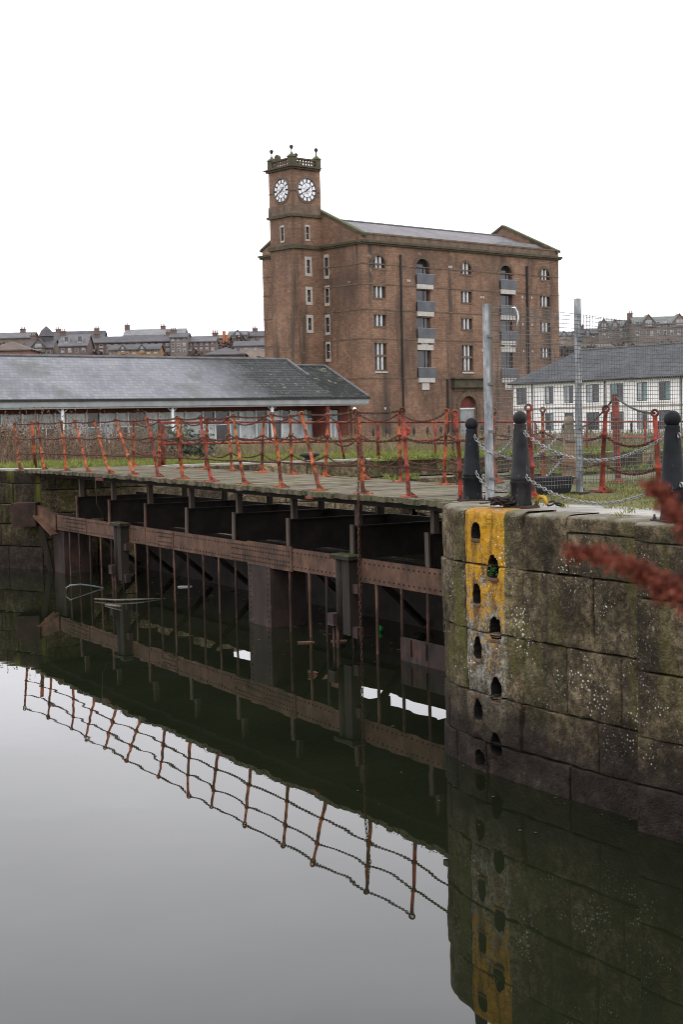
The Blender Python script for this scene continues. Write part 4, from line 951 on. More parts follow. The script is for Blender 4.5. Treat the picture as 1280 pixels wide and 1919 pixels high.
MT['slate_white'] = slate('blue_grey_slate', [(.3, (.052, .055, .06)), (.55, (.082, .086, .091)), (.8, (.127, .131, .135))], (-.654, .756), spec=.12, rough=.8)
MT['render'] = mat('white_wall_render', [(.3, (.68, .665, .64)), (.6, (.78, .77, .75)), (.8, (.82, .81, .79))], .8, bd=.01, blotch=[((.36, .34, .3), .7, .6, .8, (1, 1, .3))])
MT['band'] = mat('buff_string_course', [(.3, (.25, .22, .17)), (.7, (.36, .32, .26))], 2, bd=.01)
MT['redbeam'] = mat('dark_red_beam', [(.3, (.07, .02, .016)), (.7, (.13, .035, .026))], 1.5, bd=.01)
MT['gutter'] = mat('grey_painted_gutter', [(.3, (.17, .18, .185)), (.7, (.27, .28, .285))], 1.2, bd=.005, rough=.5)
MT['frame'] = mat('pale_grey_window_frame', [(.3, (.5, .52, .54)), (.7, (.64, .66, .67))], 2, bd=0, rough=.5)
MT['frame_dark'] = mat('dark_green_window_frame', [(.3, (.03, .045, .045)), (.7, (.06, .08, .08))], 2, bd=0, rough=.5)
MT['lead'] = mat('grey_lead', [(.3, (.08, .08, .083)), (.7, (.15, .15, .153))], 2, bd=.005, rough=.8, spec=.1)

def facade(mb, fr, u0, u1, z0, z1, holes, dep=.35):
    us = sorted({u0, u1, *[h[0] for h in holes], *[h[2] for h in holes]}); zs = sorted({z0, z1, *[h[1] for h in holes], *[h[3] for h in holes]})
    for i in range(len(us) - 1):
        for j in range(len(zs) - 1):
            cu, cz = (us[i] + us[i + 1]) / 2, (zs[j] + zs[j + 1]) / 2
            if any(h[0] < cu < h[2] and h[1] < cz < h[3] for h in holes): continue
            mb.add([fr(us[i], zs[j], 0), fr(us[i + 1], zs[j], 0), fr(us[i + 1], zs[j + 1], 0), fr(us[i], zs[j + 1], 0)], [(0, 1, 2, 3)])
    for h in holes:
        a, b, c, d = h[:4]; arch = len(h) > 4 and h[4]
        r = (c - a) / 2; cy = d - r if arch else d
        path = [(a, b), (c, b), (c, cy)]
        if arch:
            arc = [(a + r + r * math.cos(q * math.pi / 12), cy + r * math.sin(q * math.pi / 12)) for q in range(13)]
            path = [(a, b), (c, b)] + arc
            for q in range(12):
                cor = (c, d) if q < 6 else (a, d)
                mb.add([fr(*cor, 0), fr(*arc[q + 1], 0), fr(*arc[q], 0)], [(0, 1, 2)])
        else: path = [(a, b), (c, b), (c, d), (a, d)]
        k = len(path)
        mb.add([fr(*p, 0) for p in path] + [fr(*p, -dep) for p in path], [(q, (q + 1) % k, k + (q + 1) % k, k + q) for q in range(k)])
def archring(mb, fr, uc, zc, r0, r1, o0, o1, n=14):
    for q in range(n):
        a, b = q * math.pi / n, (q + 1) * math.pi / n - .02
        mb.prism([(uc + r0 * math.cos(a), zc + r0 * math.sin(a)), (uc + r1 * math.cos(a), zc + r1 * math.sin(a)), (uc + r1 * math.cos(b), zc + r1 * math.sin(b)), (uc + r0 * math.cos(b), zc + r0 * math.sin(b))], fr, o0, o1)
def archpoly(a, b, c, d, n=12):
    r = (c - a) / 2; cy = d - r
    return [(a, b), (c, b)] + [(a + r + r * math.cos(q * math.pi / n), cy + r * math.sin(q * math.pi / n)) for q in range(n + 1)]

# ------------------------------------------------------------------ the brown clock tower warehouse
KX, KY = 2.89, 160.0
FL = frame(KX, KY, LD, GO); FG = frame(KX, KY, GD, LO)
wh = empty('warehouse', (KX, KY, 1.4), 'tall brown sandstone warehouse with a clock tower at its gable', 'warehouse')
LEN, WID, ZB, ZC = 33.0, 17.84, .8, 23.6
holes = []; wins = []; bal = []
for uc in (2.52, 16.42, 30.38):
    hw = .92
    holes.append((uc - hw, 20.78, uc + hw, 22.15, True)); wins.append((uc, 20.78, 22.15, 'arch'))
    for za, zb in ((17.5, 18.76), (14.36, 15.6)): holes.append((uc - hw, za, uc + hw, zb)); wins.append((uc, za, zb, 'three'))
    if uc < 30: holes.append((uc - hw, 9.52, uc + hw, 12.46)); wins.append((uc, 9.52, 12.46, 'six'))
    else: holes.append((uc - hw, 11.2, uc + hw, 12.4)); wins.append((uc, 11.2, 12.4, 'three'))
for uc in (9.3, 23.3):
    hw = 1.13
    for za, zb, ar in ((19.3, 22.17, True), (16.2, 18.64, False), (13.15, 15.5, False), (8.65, 11.75, False)):
        holes.append((uc - hw, za, uc + hw, zb, ar)); bal.append((uc, za, zb, ar))
holes.append((14.95, 1.4, 17.8, 6.5, True))
mb = MB(); facade(mb, FL, 0, LEN, ZB, ZC, holes, .4)
gh = [(5.72, 20.35, 6.36, 22.4), (5.72, 17.3, 6.36, 18.9), (5.76, 14.0, 6.4, 15.65), (5.76, 11.0, 6.4, 12.65)]
facade(mb, FG, 0, WID, ZB, ZC, gh, .35)
FR_ = frame(KX + LD[0] * LEN, KY + LD[1] * LEN, GD, LD); facade(mb, FR_, 0, WID, ZB, ZC, [])
FK_ = frame(KX + GD[0] * WID, KY + GD[1] * WID, LD, GD); facade(mb, FK_, 0, LEN, ZB, ZC, [])
wall = mb.build('wall', MT['sand'], wh)
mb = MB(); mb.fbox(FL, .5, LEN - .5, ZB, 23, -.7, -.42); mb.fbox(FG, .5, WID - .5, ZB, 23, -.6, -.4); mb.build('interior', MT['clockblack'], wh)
# string courses, cornice, parapet, gables
for z in (8.6, 12.98, 16.2, 19.0, 21.22):
    mb = MB(); mb.fbox(FL, 0, LEN, z - .07, z + .06, .0, .05); mb.build('string_course', MT['dress'], wall)
    mb = MB(); mb.fbox(FG, 0, WID, z - .07, z + .06, .0, .045); mb.build('string_course', MT['dress'], wall)
mb = MB(); mb.fbox(FL, -.35, LEN + .35, ZC - .1, ZC + .15, -.4, .42); mb.fbox(FL, -.25, LEN + .25, ZC - .28, ZC - .1, -.3, .26); mb.build('cornice', MT['trim'], wh)
mb = MB(); mb.fbox(FG, .36, WID + .35, ZC - .1, ZC + .15, -.4, .4); mb.fbox(FG, .27, WID + .25, ZC - .28, ZC - .1, -.3, .26); mb.build('cornice', MT['trim'], wh)
mb = MB(); mb.fbox(FL, .45, LEN - .45, ZC + .15, ZC + .82, -.45, .05); mb.fbox(FL, -.02, LEN + .02, ZC + .82, ZC + 1.0, -.5, .12); mb.build('parapet', MT['dress'], wh)
PK = 28.7
for fr, sgn in ((FG, 0), (FR_, 1)):
    mb = MB(); mb.prism([(0, ZC + .15), (WID, ZC + .15), (WID, ZC + .75), (WID / 2, PK - .3), (0, ZC + .75)], fr, -.45, -.02); gb = mb.build('gable', MT['sand'], wh)
    for a, b in ((-.3, WID / 2), (WID + .3, WID / 2)):
        mb = MB(); mb.prism([(a, ZC + .6), (b, PK - .3), (b, PK), (a, ZC + .9)], fr, -.6, .12); mb.build('gable_coping', MT['trim'], gb)
mb = MB()
for a, b in ((.3, WID / 2), (WID - .3, WID / 2)):
    p = [FL(.4, ZC + .45, 0), FL(LEN - .4, ZC + .45, 0)]
    lo = lambda l, g, z: Vector((KX + LD[0] * l + GD[0] * g, KY + LD[1] * l + GD[1] * g, z))
    mb.add([lo(.4, a, ZC + .5), lo(LEN - .4, a, ZC + .5), lo(LEN - .4, b, 27.25), lo(.4, b, 27.25)], [(0, 1, 2, 3)])
roof = mb.build('roof', MT['slate_w'], wh)
mb = MB(); mb.tube([lo(.4, WID / 2, 27.28), lo(LEN - .4, WID / 2, 27.28)], .14, 6); mb.build('ridge', MT['lead'], roof)
mb = MB(); mb.add([lo(20, .6, ZC + .62), lo(32.4, .6, ZC + .62), lo(32.4, 3.2, ZC + 2.0), lo(26, 3.2, ZC + 2.0)], [(0, 1, 2, 3)]); mb.build('lead_flashing', MT['lead'], roof)
# windows of three lights
for uc, za, zb, kind in wins:
    hw = .92; mb = MB()
    mb.fbox(FL, uc - hw - .12, uc + hw + .12, za - .2, za, -.06, .05); w_ = mb.build('window', MT['dress'], wh)
    mb = MB()
    if kind == 'arch': archring(mb, FL, uc, zb - hw, hw, hw + .32, -.02, .05)
    else: mb.fbox(FL, uc - hw - .14, uc + hw + .14, zb, zb + .28, -.04, .03)
    mb.build('window_head', MT['dress'], w_)
    zz_ = [(za, zb)] if kind != 'six' else [(za, 10.95), (11.2, zb)]
    for a, b in zz_:
        for k in range(3):
            x0 = uc - hw + k * 2 * hw / 3; x1 = x0 + 2 * hw / 3; mb = MB()
            if kind == 'arch':
                pl_ = [(x, min(z, 99)) for x, z in archpoly(uc - hw, a, uc + hw, b)]
                top = lambda x: b - hw + math.sqrt(max(0, hw * hw - (x - uc) ** 2))
                mb.prism([(x0, a), (x1, a)] + [(x1 + (x0 - x1) * q / 5, top(x1 + (x0 - x1) * q / 5)) for q in range(6)], FL, -.36, -.3)
            else: mb.fbox(FL, x0, x1, a, b, -.36, -.3)
            mb.build('pane', MT['pane'], w_)
        for k in (1, 2):
            x = uc - hw + k * 2 * hw / 3; mb = MB(); t_ = b if kind != 'arch' else b - .08
            mb.fbox(FL, x - .1, x + .1, a, t_, -.3, -.1); mb.build('mullion', MT['mull'], w_)
    if kind == 'six':
        mb = MB(); mb.fbox(FL, uc - hw, uc + hw, 10.95, 11.2, -.32, -.05); mb.build('transom', MT['dress'], w_)
        mb = MB(); mb.fbox(FL, uc - hw - .05, uc + hw + .05, za - .0 - .36, za - .2, -.04, .09); mb.build('sill', MT['palestone'], w_)
# loading bays turned into balconies
for uc, za, zb, ar in bal:
    hw = 1.13; mb = MB(); mb.fbox(FL, uc - hw + .03, uc + hw + .35, za - .55, za - .02, -.4, .22); b_ = mb.build('balcony', MT['palestone'], wh)
    mb = MB(); mb.fbox(FL, uc - hw - .05, uc + hw + .5, za, za + 1.12, .23, .25); mb.build('balcony_glass', MT['balglass'], b_)
    mb = MB(); mb.fbox(FL, uc - hw - .07, uc + hw + .52, za + 1.12, za + 1.16, .22, .27); mb.build('handrail', MT['galv'], b_)
    mb = MB(); mb.fbox(FL, uc - hw, uc + .35, za, zb - (.6 if ar else .05), -.39, -.34); mb.build('door_pane', MT['pane'], b_)
    mb = MB(); mb.fbox(FL, uc + .38, uc + hw, za, zb - (.9 if ar else .05), -.39, -.34); mb.build('door_pane', MT['pane'], b_)
    mb = MB(); mb.fbox(FL, uc + .34, uc + .4, za, zb - (.2 if ar else .05), -.36, -.28); mb.build('door_frame', MT['iron'], b_)
    if ar: mb = MB(); archring(mb, FL, uc, zb - hw, hw, hw + .36, -.02, .06); mb.build('arch_stones', MT['dress'], b_)
    if za in (8.65,): mb = MB(); mb.fbox(FL, uc - .5, uc + .65, za - 1.4, za - .6, -.02, .1); mb.build('corbel', MT['palestone'], b_)
    if za == 8.65: mb = MB(); mb.fbox(FL, uc - hw, uc + hw + .3, zb + .05, zb + .65, -.1, .12); mb.build('lintel', MT['palestone'], b_); mb = MB(); mb.fbox(FL, uc - .45, uc + .6, zb + .65, zb + 1.25, -.05, .1); mb.build('keystone', MT['palestone'], b_)
for u, za, zb in ((5.75, 2, 22.45), (27.0, 9, 22.3), (12.9, 1.5, 8.5)):
    mb = MB(); mb.tube([FL(u, za, .14), FL(u, zb, .14)], .11 if u < 20 else .15, 8); mb.build('downpipe', MT['iron'], wh)
for u, z in ((13.6, 21.5), (13.95, 21.5), (18.9, 18.2), (19.3, 18.2), (19.2, 15.1), (19.5, 15.1), (19.0, 11.9), (19.4, 11.9), (6.9, 19.6), (7.2, 19.6), (26.2, 18.5), (27.9, 18.5), (26.2, 15.2), (27.9, 15.2), (26.3, 11.9), (27.9, 11.9), (3.0, 5.2)):
    mb = MB(); mb.fbox(FL, u - .11, u + .11, z - .13, z + .13, -.02, .03); mb.build('vent', MT['palestone'], wh)
# doorway
mb = MB(); mb.prism(archpoly(14.95, 1.4, 17.8, 6.5), FL, -.4, -.34); dr = mb.build('door', MT['gutter'], wh)
mb = MB(); mb.prism(archpoly(15.0, 5.05, 17.75, 6.46), FL, -.34, -.3); mb.build('fanlight', MT['redbeam'], dr)
mb = MB(); mb.fbox(FL, 15, 17.75, 4.95, 5.12, -.36, -.22); mb.build('transom', MT['frame'], dr)
mb = MB(); archring(mb, FL, 16.375, 5.075, 1.43, 2.05, -.02, .12); mb.fbox(FL, 14.2, 14.95, 1.4, 5.05, 0, .1); mb.fbox(FL, 17.8, 18.55, 1.4, 5.05, 0, .1); mb.build('door_surround', MT['dress'], dr)
mb = MB(); mb.fbox(FL, 13.7, 19.6, 7.65, 8.5, -.05, .45); mb.fbox(FL, 13.5, 19.8, 8.5, 8.66, -.05, .7); mb.fbox(FL, 13.55, 19.75, 7.5, 7.65, -.05, .55); mb.build('entablature', MT['trim'], dr)
mb = MB(); mb.fbox(FL, 14.0, 18.75, 7.1, 7.5, -.02, .08); mb.build('frieze', MT['dress'], dr)
# gable windows with pale surrounds
def slit(fr, a, za, b, zb, m='palestone', parent=wh, s=.16, t=.34):
    mb = MB(); mb.fbox(fr, a - s, b + s, za - t, za, -.06, .05); w_ = mb.build('window', MT[m], parent)
    for x0, x1, z0, z1 in ((a - s, b + s, zb, zb + t), (a - s, a, za, zb), (b, b + s, za, zb)):
        mb = MB(); mb.fbox(fr, x0, x1, z0, z1, -.05, .04); mb.build('surround', MT[m], w_)
    mb = MB(); mb.fbox(fr, a, b, za, zb, -.33, -.27); mb.build('pane', MT['pane'], w_)
    mb = MB(); mb.fbox(fr, a, b, (za + zb) / 2 - .03, (za + zb) / 2 + .03, -.28, -.24); mb.build('glazing_bar', MT['frame'], w_)
for a, za, b, zb in gh: slit(FG, a, za, b, zb, s=.1)
# the tower
TU, TP = 6.81, 4.15
ox, oy = FG(TU, 0, TP).x, FG(TU, 0, TP).y
FT = frame(ox, oy, GD, LO)                      # front face, u along the gable
ix, iy = FG(TU, 0, 0).x, FG(TU, 0, 0).y
FS = frame(ix, iy, LO, GO)                      # right face, u towards the front
tw = []
mb = MB()
th = [(1.82, 20.6, 2.28, 22.1), (1.82, 17.4, 2.28, 18.75), (1.82, 14.25, 2.28, 15.6), (1.84, 24.4, 2.3, 25.8)]
facade(mb, FS, 0, TP, ZB, 32.3, th, .35)
facade(mb, FT, 0, TP, ZB, 32.3, [(1.68, 24.3, 2.14, 25.8)], .35)
FTB = frame(FG(TU + TP, 0, TP).x, FG(TU + TP, 0, TP).y, LD, GD); facade(mb, FTB, 0, TP, ZB, 32.3, [])
FTK = frame(ix, iy, GD, LD); facade(mb, FTK, 0, TP, 23, 32.3, [])
tower = mb.build('tower', MT['sand'], wh)
for a, za, b, zb in th[:3]: slit(FS, a, za, b, zb, s=.26)
slit(FS, *[th[3][i] for i in (0, 1, 2, 3)], s=.1, t=.2); slit(FT, 1.68, 24.3, 2.14, 25.8, s=.1, t=.2)
def belt(z0, z1, o, nm='belt_course', m='trim', e=.0):
    mb = MB()
    mb.fbox(FT, -o, TP + o, z0, z1, -TP * .5, o); mb.fbox(FS, .1, TP - .1, z0, z1, -TP * .4, o + .001); mb.build(nm, MT[m], tower)
belt(23.3, 23.72, .22); belt(26.85, 27.15, .25); belt(27.15, 28.2, .1, 'plinth', 'dress'); belt(29.65, 29.75, .05); belt(32.1, 32.3, .25, 'cornice'); belt(32.3, 32.42, .45, 'cornice')
mb = MB(); mb.fbox(FT, -.1, TP + .1, 32.42, 32.6, -TP, .1); mb.build('deck', MT['trim'], tower)
for u in (.28, TP - .28):
    for o_ in (-.28, -TP + .28):
        mb = MB(); mb.fbox(FT, u - .36, u + .36, 32.42, 33.45, o_ - .36, o_ + .36)
        k = [FT(u - .45, 33.45, o_ + .45), FT(u + .45, 33.45, o_ + .45), FT(u + .45, 33.45, o_ - .45), FT(u - .45, 33.45, o_ - .45)]; c = FT(u, 33.95, o_)
        mb.add(k + [c], [(0, 1, 4), (1, 2, 4), (2, 3, 4), (3, 0, 4), (3, 2, 1, 0)]); pr_ = mb.build('corner_pier', MT['trim'], tower)
        mb = MB(); c = FT(u, 33.85, o_); mb.lathe([(.12, 0), (.07, .15), (.06, .4), (.1, .45), (.2, .6), (.22, .72), (.18, .84), (.05, .92)], c=c, n=12); autosmooth(mb.build('finial', MT['iron'], pr_))
for fr, (a, b) in ((FT, (.64, TP - .64)), (FS, (.64, TP - .64))):
    mb = MB(); mb.fbox(fr, a, b, 33.2, 33.38, -.4, .02); mb.build('parapet_rail', MT['trim'], tower)
    for k in range(7):
        x = a + (b - a) * (k + .5) / 7; mb = MB(); mb.lathe([(.16, 32.6), (.1, 32.75), (.19, 32.92), (.11, 33.1), (.16, 33.2)], c=(fr(x, 0, -.2).x, fr(x, 0, -.2).y, 0), n=8); mb.build('baluster', MT['dress'], tower, smooth=True)
mb = MB(); mb.prism([(2.3, 33.38), (3.1, 33.38), (3.0, 33.8), (2.7, 34.0), (2.4, 33.8)], FT, -.4, .02); mb.build('scroll', MT['trim'], tower)
for fr, uc in ((FT, 1.86), (FS, 2.05)):
    zc, r = 29.86, 1.29; X = fr(0, 0, 0) - fr(1, 0, 0); O = fr(0, 0, 1) - fr(0, 0, 0); c = fr(uc, zc, 0); UZ = Vector((0, 0, 1))
    mb = MB(); mb.lathe([(r + .22, -.1), (r + .22, .06), (r + .05, .1), (r + .02, .02)], c=c, n=48, fx=X, fy=UZ, fz=O); ck = mb.build('clock', MT['dress'], wh)
    mb = MB(); mb.lathe([(r, .0), (r, .06)], c=c, n=48, fx=X, fy=UZ, fz=O); mb.build('dial', MT['clockwhite'], ck)
    for q in range(12):
        a = q * math.pi / 6; d = X * math.sin(a) + UZ * math.cos(a); s_ = X * math.cos(a) - UZ * math.sin(a); mb = MB()
        wd = .075 if q % 3 else .1
        p = [c + d * (r * .66) - s_ * wd * .8, c + d * (r * .66) + s_ * wd * .8, c + d * (r * .96) + s_ * wd, c + d * (r * .96) - s_ * wd]
        mb.hexa([k + O * .06 for k in p] + [k + O * .085 for k in p]); mb.build('numeral', MT['clockblack'], ck)
    for r0 in (.97, .63, .3):
        mb = MB(); mb.tube([c + O * .075 + (X * math.cos(q * math.pi / 20) + UZ * math.sin(q * math.pi / 20)) * r * r0 for q in range(40)], .03 if r0 > .5 else .015, 5, closed=True); mb.build('chapter_ring', MT['clockblack'], ck)
    for q in range(6):
        a = q * math.pi / 3 + .4; mb = MB(); ps = []
        for k in range(6): ps.append(c + O * .07 + (X * math.cos(a + k * .12) + UZ * math.sin(a + k * .12)) * r * .63 * (.08 + .92 * k / 5))
        mb.tube(ps, .016, 4); mb.build('glazing_bar', MT['clockblack'], ck)
    for a, l, wd in ((R(243), .86, .07), (R(52), .5, .1)):
        d = X * math.sin(a) + UZ * math.cos(a); s_ = X * math.cos(a) - UZ * math.sin(a); mb = MB()
        p = [c - d * .25 - s_ * wd * .6, c - d * .25 + s_ * wd * .6, c + d * r * l + s_ * wd * .4, c + d * r * l - s_ * wd * .4]
        mb.hexa([k + O * .09 for k in p] + [k + O * .115 for k in p]); mb.build('hand', MT['clockblack'], ck)

# ------------------------------------------------------------------ long low building with slate roof (left)
FLB = frame(-9.64, 90.0, LD, GO); U0, U1, U2 = -32.0, 12.2, 15.45
lb = empty('low_building', (-9.64, 90, 1.6), 'long low building with a pale slate roof and glazed front', 'building')
def roofpart(nm, fr, u0, u1, ze, zr, dep, m, hip0=0, hip1=0, th=.12, parent=None, oh=.3):
    mb = MB(); v = [fr(u0, ze, oh), fr(u1, ze, oh), fr(u1 - hip1, zr, -dep), fr(u0 + hip0, zr, -dep), fr(u0, ze, -2 * dep - oh), fr(u1, ze, -2 * dep - oh)]
    mb.add(v + [p - Vector((0, 0, th)) for p in v], [(0, 1, 2, 3), (3, 2, 5, 4), (7, 6, 9, 8), (8, 9, 10, 11), (0, 6, 7, 1), (4, 5, 11, 10)] + ([(1, 5, 2), (7, 8, 11)] if hip1 else [(1, 7, 8, 2), (2, 8, 11, 5)]) + ([(0, 3, 4), (6, 10, 9)] if hip0 else [(0, 3, 9, 6), (3, 4, 10, 9)]))
    return mb.build(nm, m, parent)
r1 = roofpart('roof', FLB, U0, U1, 5.5, 8.22, 5, MT['slate_low'], parent=lb, oh=0)
r2 = roofpart('roof', FLB, U1 - .1, U2, 5.45, 7.78, 4.6, MT['slate_low_dark'], parent=lb, oh=0); tag(r2, 'lower dark lichened end of the roof')
mb = MB(); mb.tube([FLB(U0, 8.25, -5), FLB(U1, 8.25, -5)], .12, 6); mb.build('ridge_tile', MT['lead'], r1)
mb = MB(); mb.tube([FLB(U1, 7.83, -4.6), FLB(U2, 7.83, -4.6), FLB(U2 + .05, 5.5, 0)], .1, 6); mb.build('ridge_tile', MT['lead'], r2)
mb = MB(); mb.beam(FLB(U1 + .03, 8.25, -5), FLB(U1 + .03, 7.0, -2.6), .2, .2); mb.build('verge', MT['lead'], r1)
mb = MB(); mb.prism([(0, 1.2), (10, 1.2), (10, 5.4), (5, 8.2), (0, 5.4)], frame(FLB(U1 - .3, 0, 0).x, FLB(U1 - .3, 0, 0).y, GD, LD), -.3, .0); mb.build('end_wall', MT['redbeam'], lb)
mb = MB(); mb.prism([(1.5, 1.2), (9.2, 1.2), (9.2, 5.3), (4.6, 7.55), (1.5, 5.9)], frame(FLB(U2 - .3, 0, 0).x, FLB(U2 - .3, 0, 0).y, GD, LD), -.3, .0); mb.build('end_wall', MT['sand'], lb)
mb = MB(); mb.fbox(FLB, U0, U2 - .1, 5.0, 5.36, .0, .16); fas = mb.build('fascia', MT['gutter'], lb)
mb = MB(); mb.fbox(FLB, U0, U2, 5.33, 5.46, .0, .24); mb.build('gutter', MT['iron'], fas)
mb = MB(); mb.fbox(FLB, U0, U2 - .4, 4.66, 4.98, -1.7, -1.5); mb.build('red_beam', MT['redbeam'], lb)
mb = MB(); mb.fbox(FLB, U0, U2 - .5, 1.2, 5.2, -2.6, -2.3); mb.build('rear_wall', MT['pane_grey'], lb)
mb = MB(); mb.fbox(FLB, U0, U2 - .4, 4.9, 5.1, -1.7, .1); mb.build('soffit', MT['gutter'], lb)
mb = MB(); mb.fbox(FLB, 14.0, U2 - .2, 1.2, 4.66, -1.75, -1.5); mb.build('brick_pier', MT['redbeam'], lb)
for u in (-24.2, -16.4, -8.6, -.85, 7.0):
    mb = MB(); mb.tube([FLB(u, 1.6, -.1), FLB(u, 5.0, -.1)], .1, 10); cl = mb.build('column', MT['frame'], lb, smooth=True)
    for d in (-1, 1):
        mb = MB(); mb.beam(FLB(u, 4.6, -.1), FLB(u + d * .5, 5.02, -.1), .05, .06); mb.build('bracket', MT['gutter'], cl)
u = U0; k = 0; cols_ = ['pane', 'pane_grey', 'pane_grey', 'pane', 'pane_teal', 'pane_grey', 'pane', 'pane']
while u < 13.9:
    wd = (.95, 1.2, .8, 1.35)[k % 4]
    if u + wd > 13.95: break
    mb = MB(); mb.fbox(FLB, u, u + .09, 1.9, 4.66, -1.62, -1.46); wn = mb.build('window', MT['frame'], lb)
    a, b = u + .09, u + wd; tz = 3.75 + .25 * (k % 3 == 1)
    pale = h1('lw', k) < (.6 if u < -6 else .22)
    for z0, z1, j in ((2.55, tz, 0), (tz + .07, 4.6, 1)):
        mb = MB(); mb.fbox(FLB, a, b, z0, z1, -1.6, -1.56); mb.build('pane', MT[cols_[int(h1('lc', k, j) * 8)] if not pale else 'pane_grey'], wn)
    mb = MB(); mb.fbox(FLB, a, b, tz, tz + .07, -1.6, -1.5); mb.build('transom', MT['frame'], wn)
    mb = MB(); mb.fbox(FLB, a, b, 1.9, 2.55, -1.6, -1.52); mb.build('spandrel', MT['pane_grey'], wn)
    if h1('vert', k) < .35: mb = MB(); mb.fbox(FLB, (a + b) / 2 - .03, (a + b) / 2 + .03, 2.55, tz, -1.58, -1.5); mb.build('mullion', MT['frame'], wn)
    u += wd; k += 1

# ------------------------------------------------------------------ white two storey building (right)
FW_ = frame(18.13, 150.0, GO, LO)
wb = empty('white_building', (18.13, 150, 1.2), 'white rendered two storey building with a blue grey slate roof', 'building')
WL = [(.40, 1.87), (4.26, 5.45), (6.84, 8.05), (9.60, 11.29), (12.63, 14.27), (15.83, 17.09), (18.39, 19.69), (22.2, 23.6), (25.3, 26.9)]
hs = [(a, 5.14, b, 6.9) for a, b in WL] + [(a, 2.43, b, 4.19) for a, b in WL[1:]]
mb = MB(); facade(mb, FW_, 0, 30, .8, 7.35, hs, .18)
facade(mb, frame(18.13, 150, LD, GD), 0, 12, .8, 7.35, []); mb.build('wall', MT['render'], wb)
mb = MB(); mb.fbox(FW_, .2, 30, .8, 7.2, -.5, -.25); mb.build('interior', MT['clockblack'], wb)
rw = roofpart('roof', FW_, -.35, 31, 7.4, 10.68, 6, MT['slate_white'], hip0=4.2, parent=wb, oh=.35)
mb = MB(); mb.tube([FW_(3.9, 10.72, -6), FW_(31, 10.72, -6)], .12, 6); mb.build('ridge_tile', MT['lead'], rw)
mb = MB(); mb.tube([FW_(-.4, 7.3, .42), FW_(31, 7.3, .42)], .1, 8); mb.build('gutter', MT['iron'], wb)
mb = MB(); mb.fbox(FW_, 0, 30, 4.62, 4.78, -.02, .07); mb.build('string_course', MT['band'], wb)
for u in (2.67, 12.08, 21): 
    mb = MB(); mb.tube([FW_(u, 1, .1), FW_(u, 7.3, .1)], .06, 8); mb.build('downpipe', MT['iron'], wb)
for k, (a, z0, b, z1) in enumerate(hs):
    mb = MB(); mb.fbox(FW_, a - .05, b + .05, z0 - .12, z0, -.1, .06); wn = mb.build('window', MT['render'], wb)
    for x0, x1, y0, y1 in ((a, b, z0, z0 + .07), (a, b, z1 - .07, z1), (a, a + .07, z0 + .07, z1 - .07), (b - .07, b, z0 + .07, z1 - .07), ((a + b) / 2 - .035, (a + b) / 2 + .035, z0 + .07, z1 - .07)):
        mb = MB(); mb.fbox(FW_, x0, x1, y0, y1, -.16, -.09); mb.build('frame', MT['frame_dark'], wn)
    for j, (x0, x1) in enumerate(((a + .07, (a + b) / 2 - .035), ((a + b) / 2 + .035, b - .07))):
        mb = MB(); mb.fbox(FW_, x0, x1, z0 + .07, z1 - .07, -.15, -.12); mb.build('pane', MT['pane_teal' if h1('wt', k, j) < .14 else ('pane_grey' if h1('wg', k, j) < .15 else 'pane')], wn)
# ------------------------------------------------------------------ houses on the hillside
HS = {}
def hm(nm, c): HS[nm] = mat(nm, [(.3, tuple(q * .75 for q in c)), (.7, tuple(min(1, q * 1.2) for q in c))], .5, bd=.05, bs=1.5, blotch=[(tuple(q * .6 for q in c), .25, .55, .75, (1, 1, .5))]); return HS[nm]
hm('hill_brown_stone', (.13, .09, .075)); hm('hill_grey_stone', (.16, .13, .11)); hm('hill_tan_brick', (.25, .15, .08)); hm('hill_pale_harl', (.27, .22, .19)); hm('hill_red_brick', (.17, .085, .062))
hm('roof_dark_slate', (.075, .073, .076)); hm('roof_mid_slate', (.11, .107, .11)); hm('roof_pale_slate', (.16, .162, .165)); hm('roof_brown_tile', (.1, .078, .064)); hm('roof_green_slate', (.12, .13, .12))
MT['hwin'] = mat('pale_far_window', [(.35, (.18, .175, .175)), (.65, (.36, .355, .35))], .9, bd=0, rough=.4)
MT['hdark'] = glass('dark_far_window', (.03, .03, .034), (.06, .06, .066))
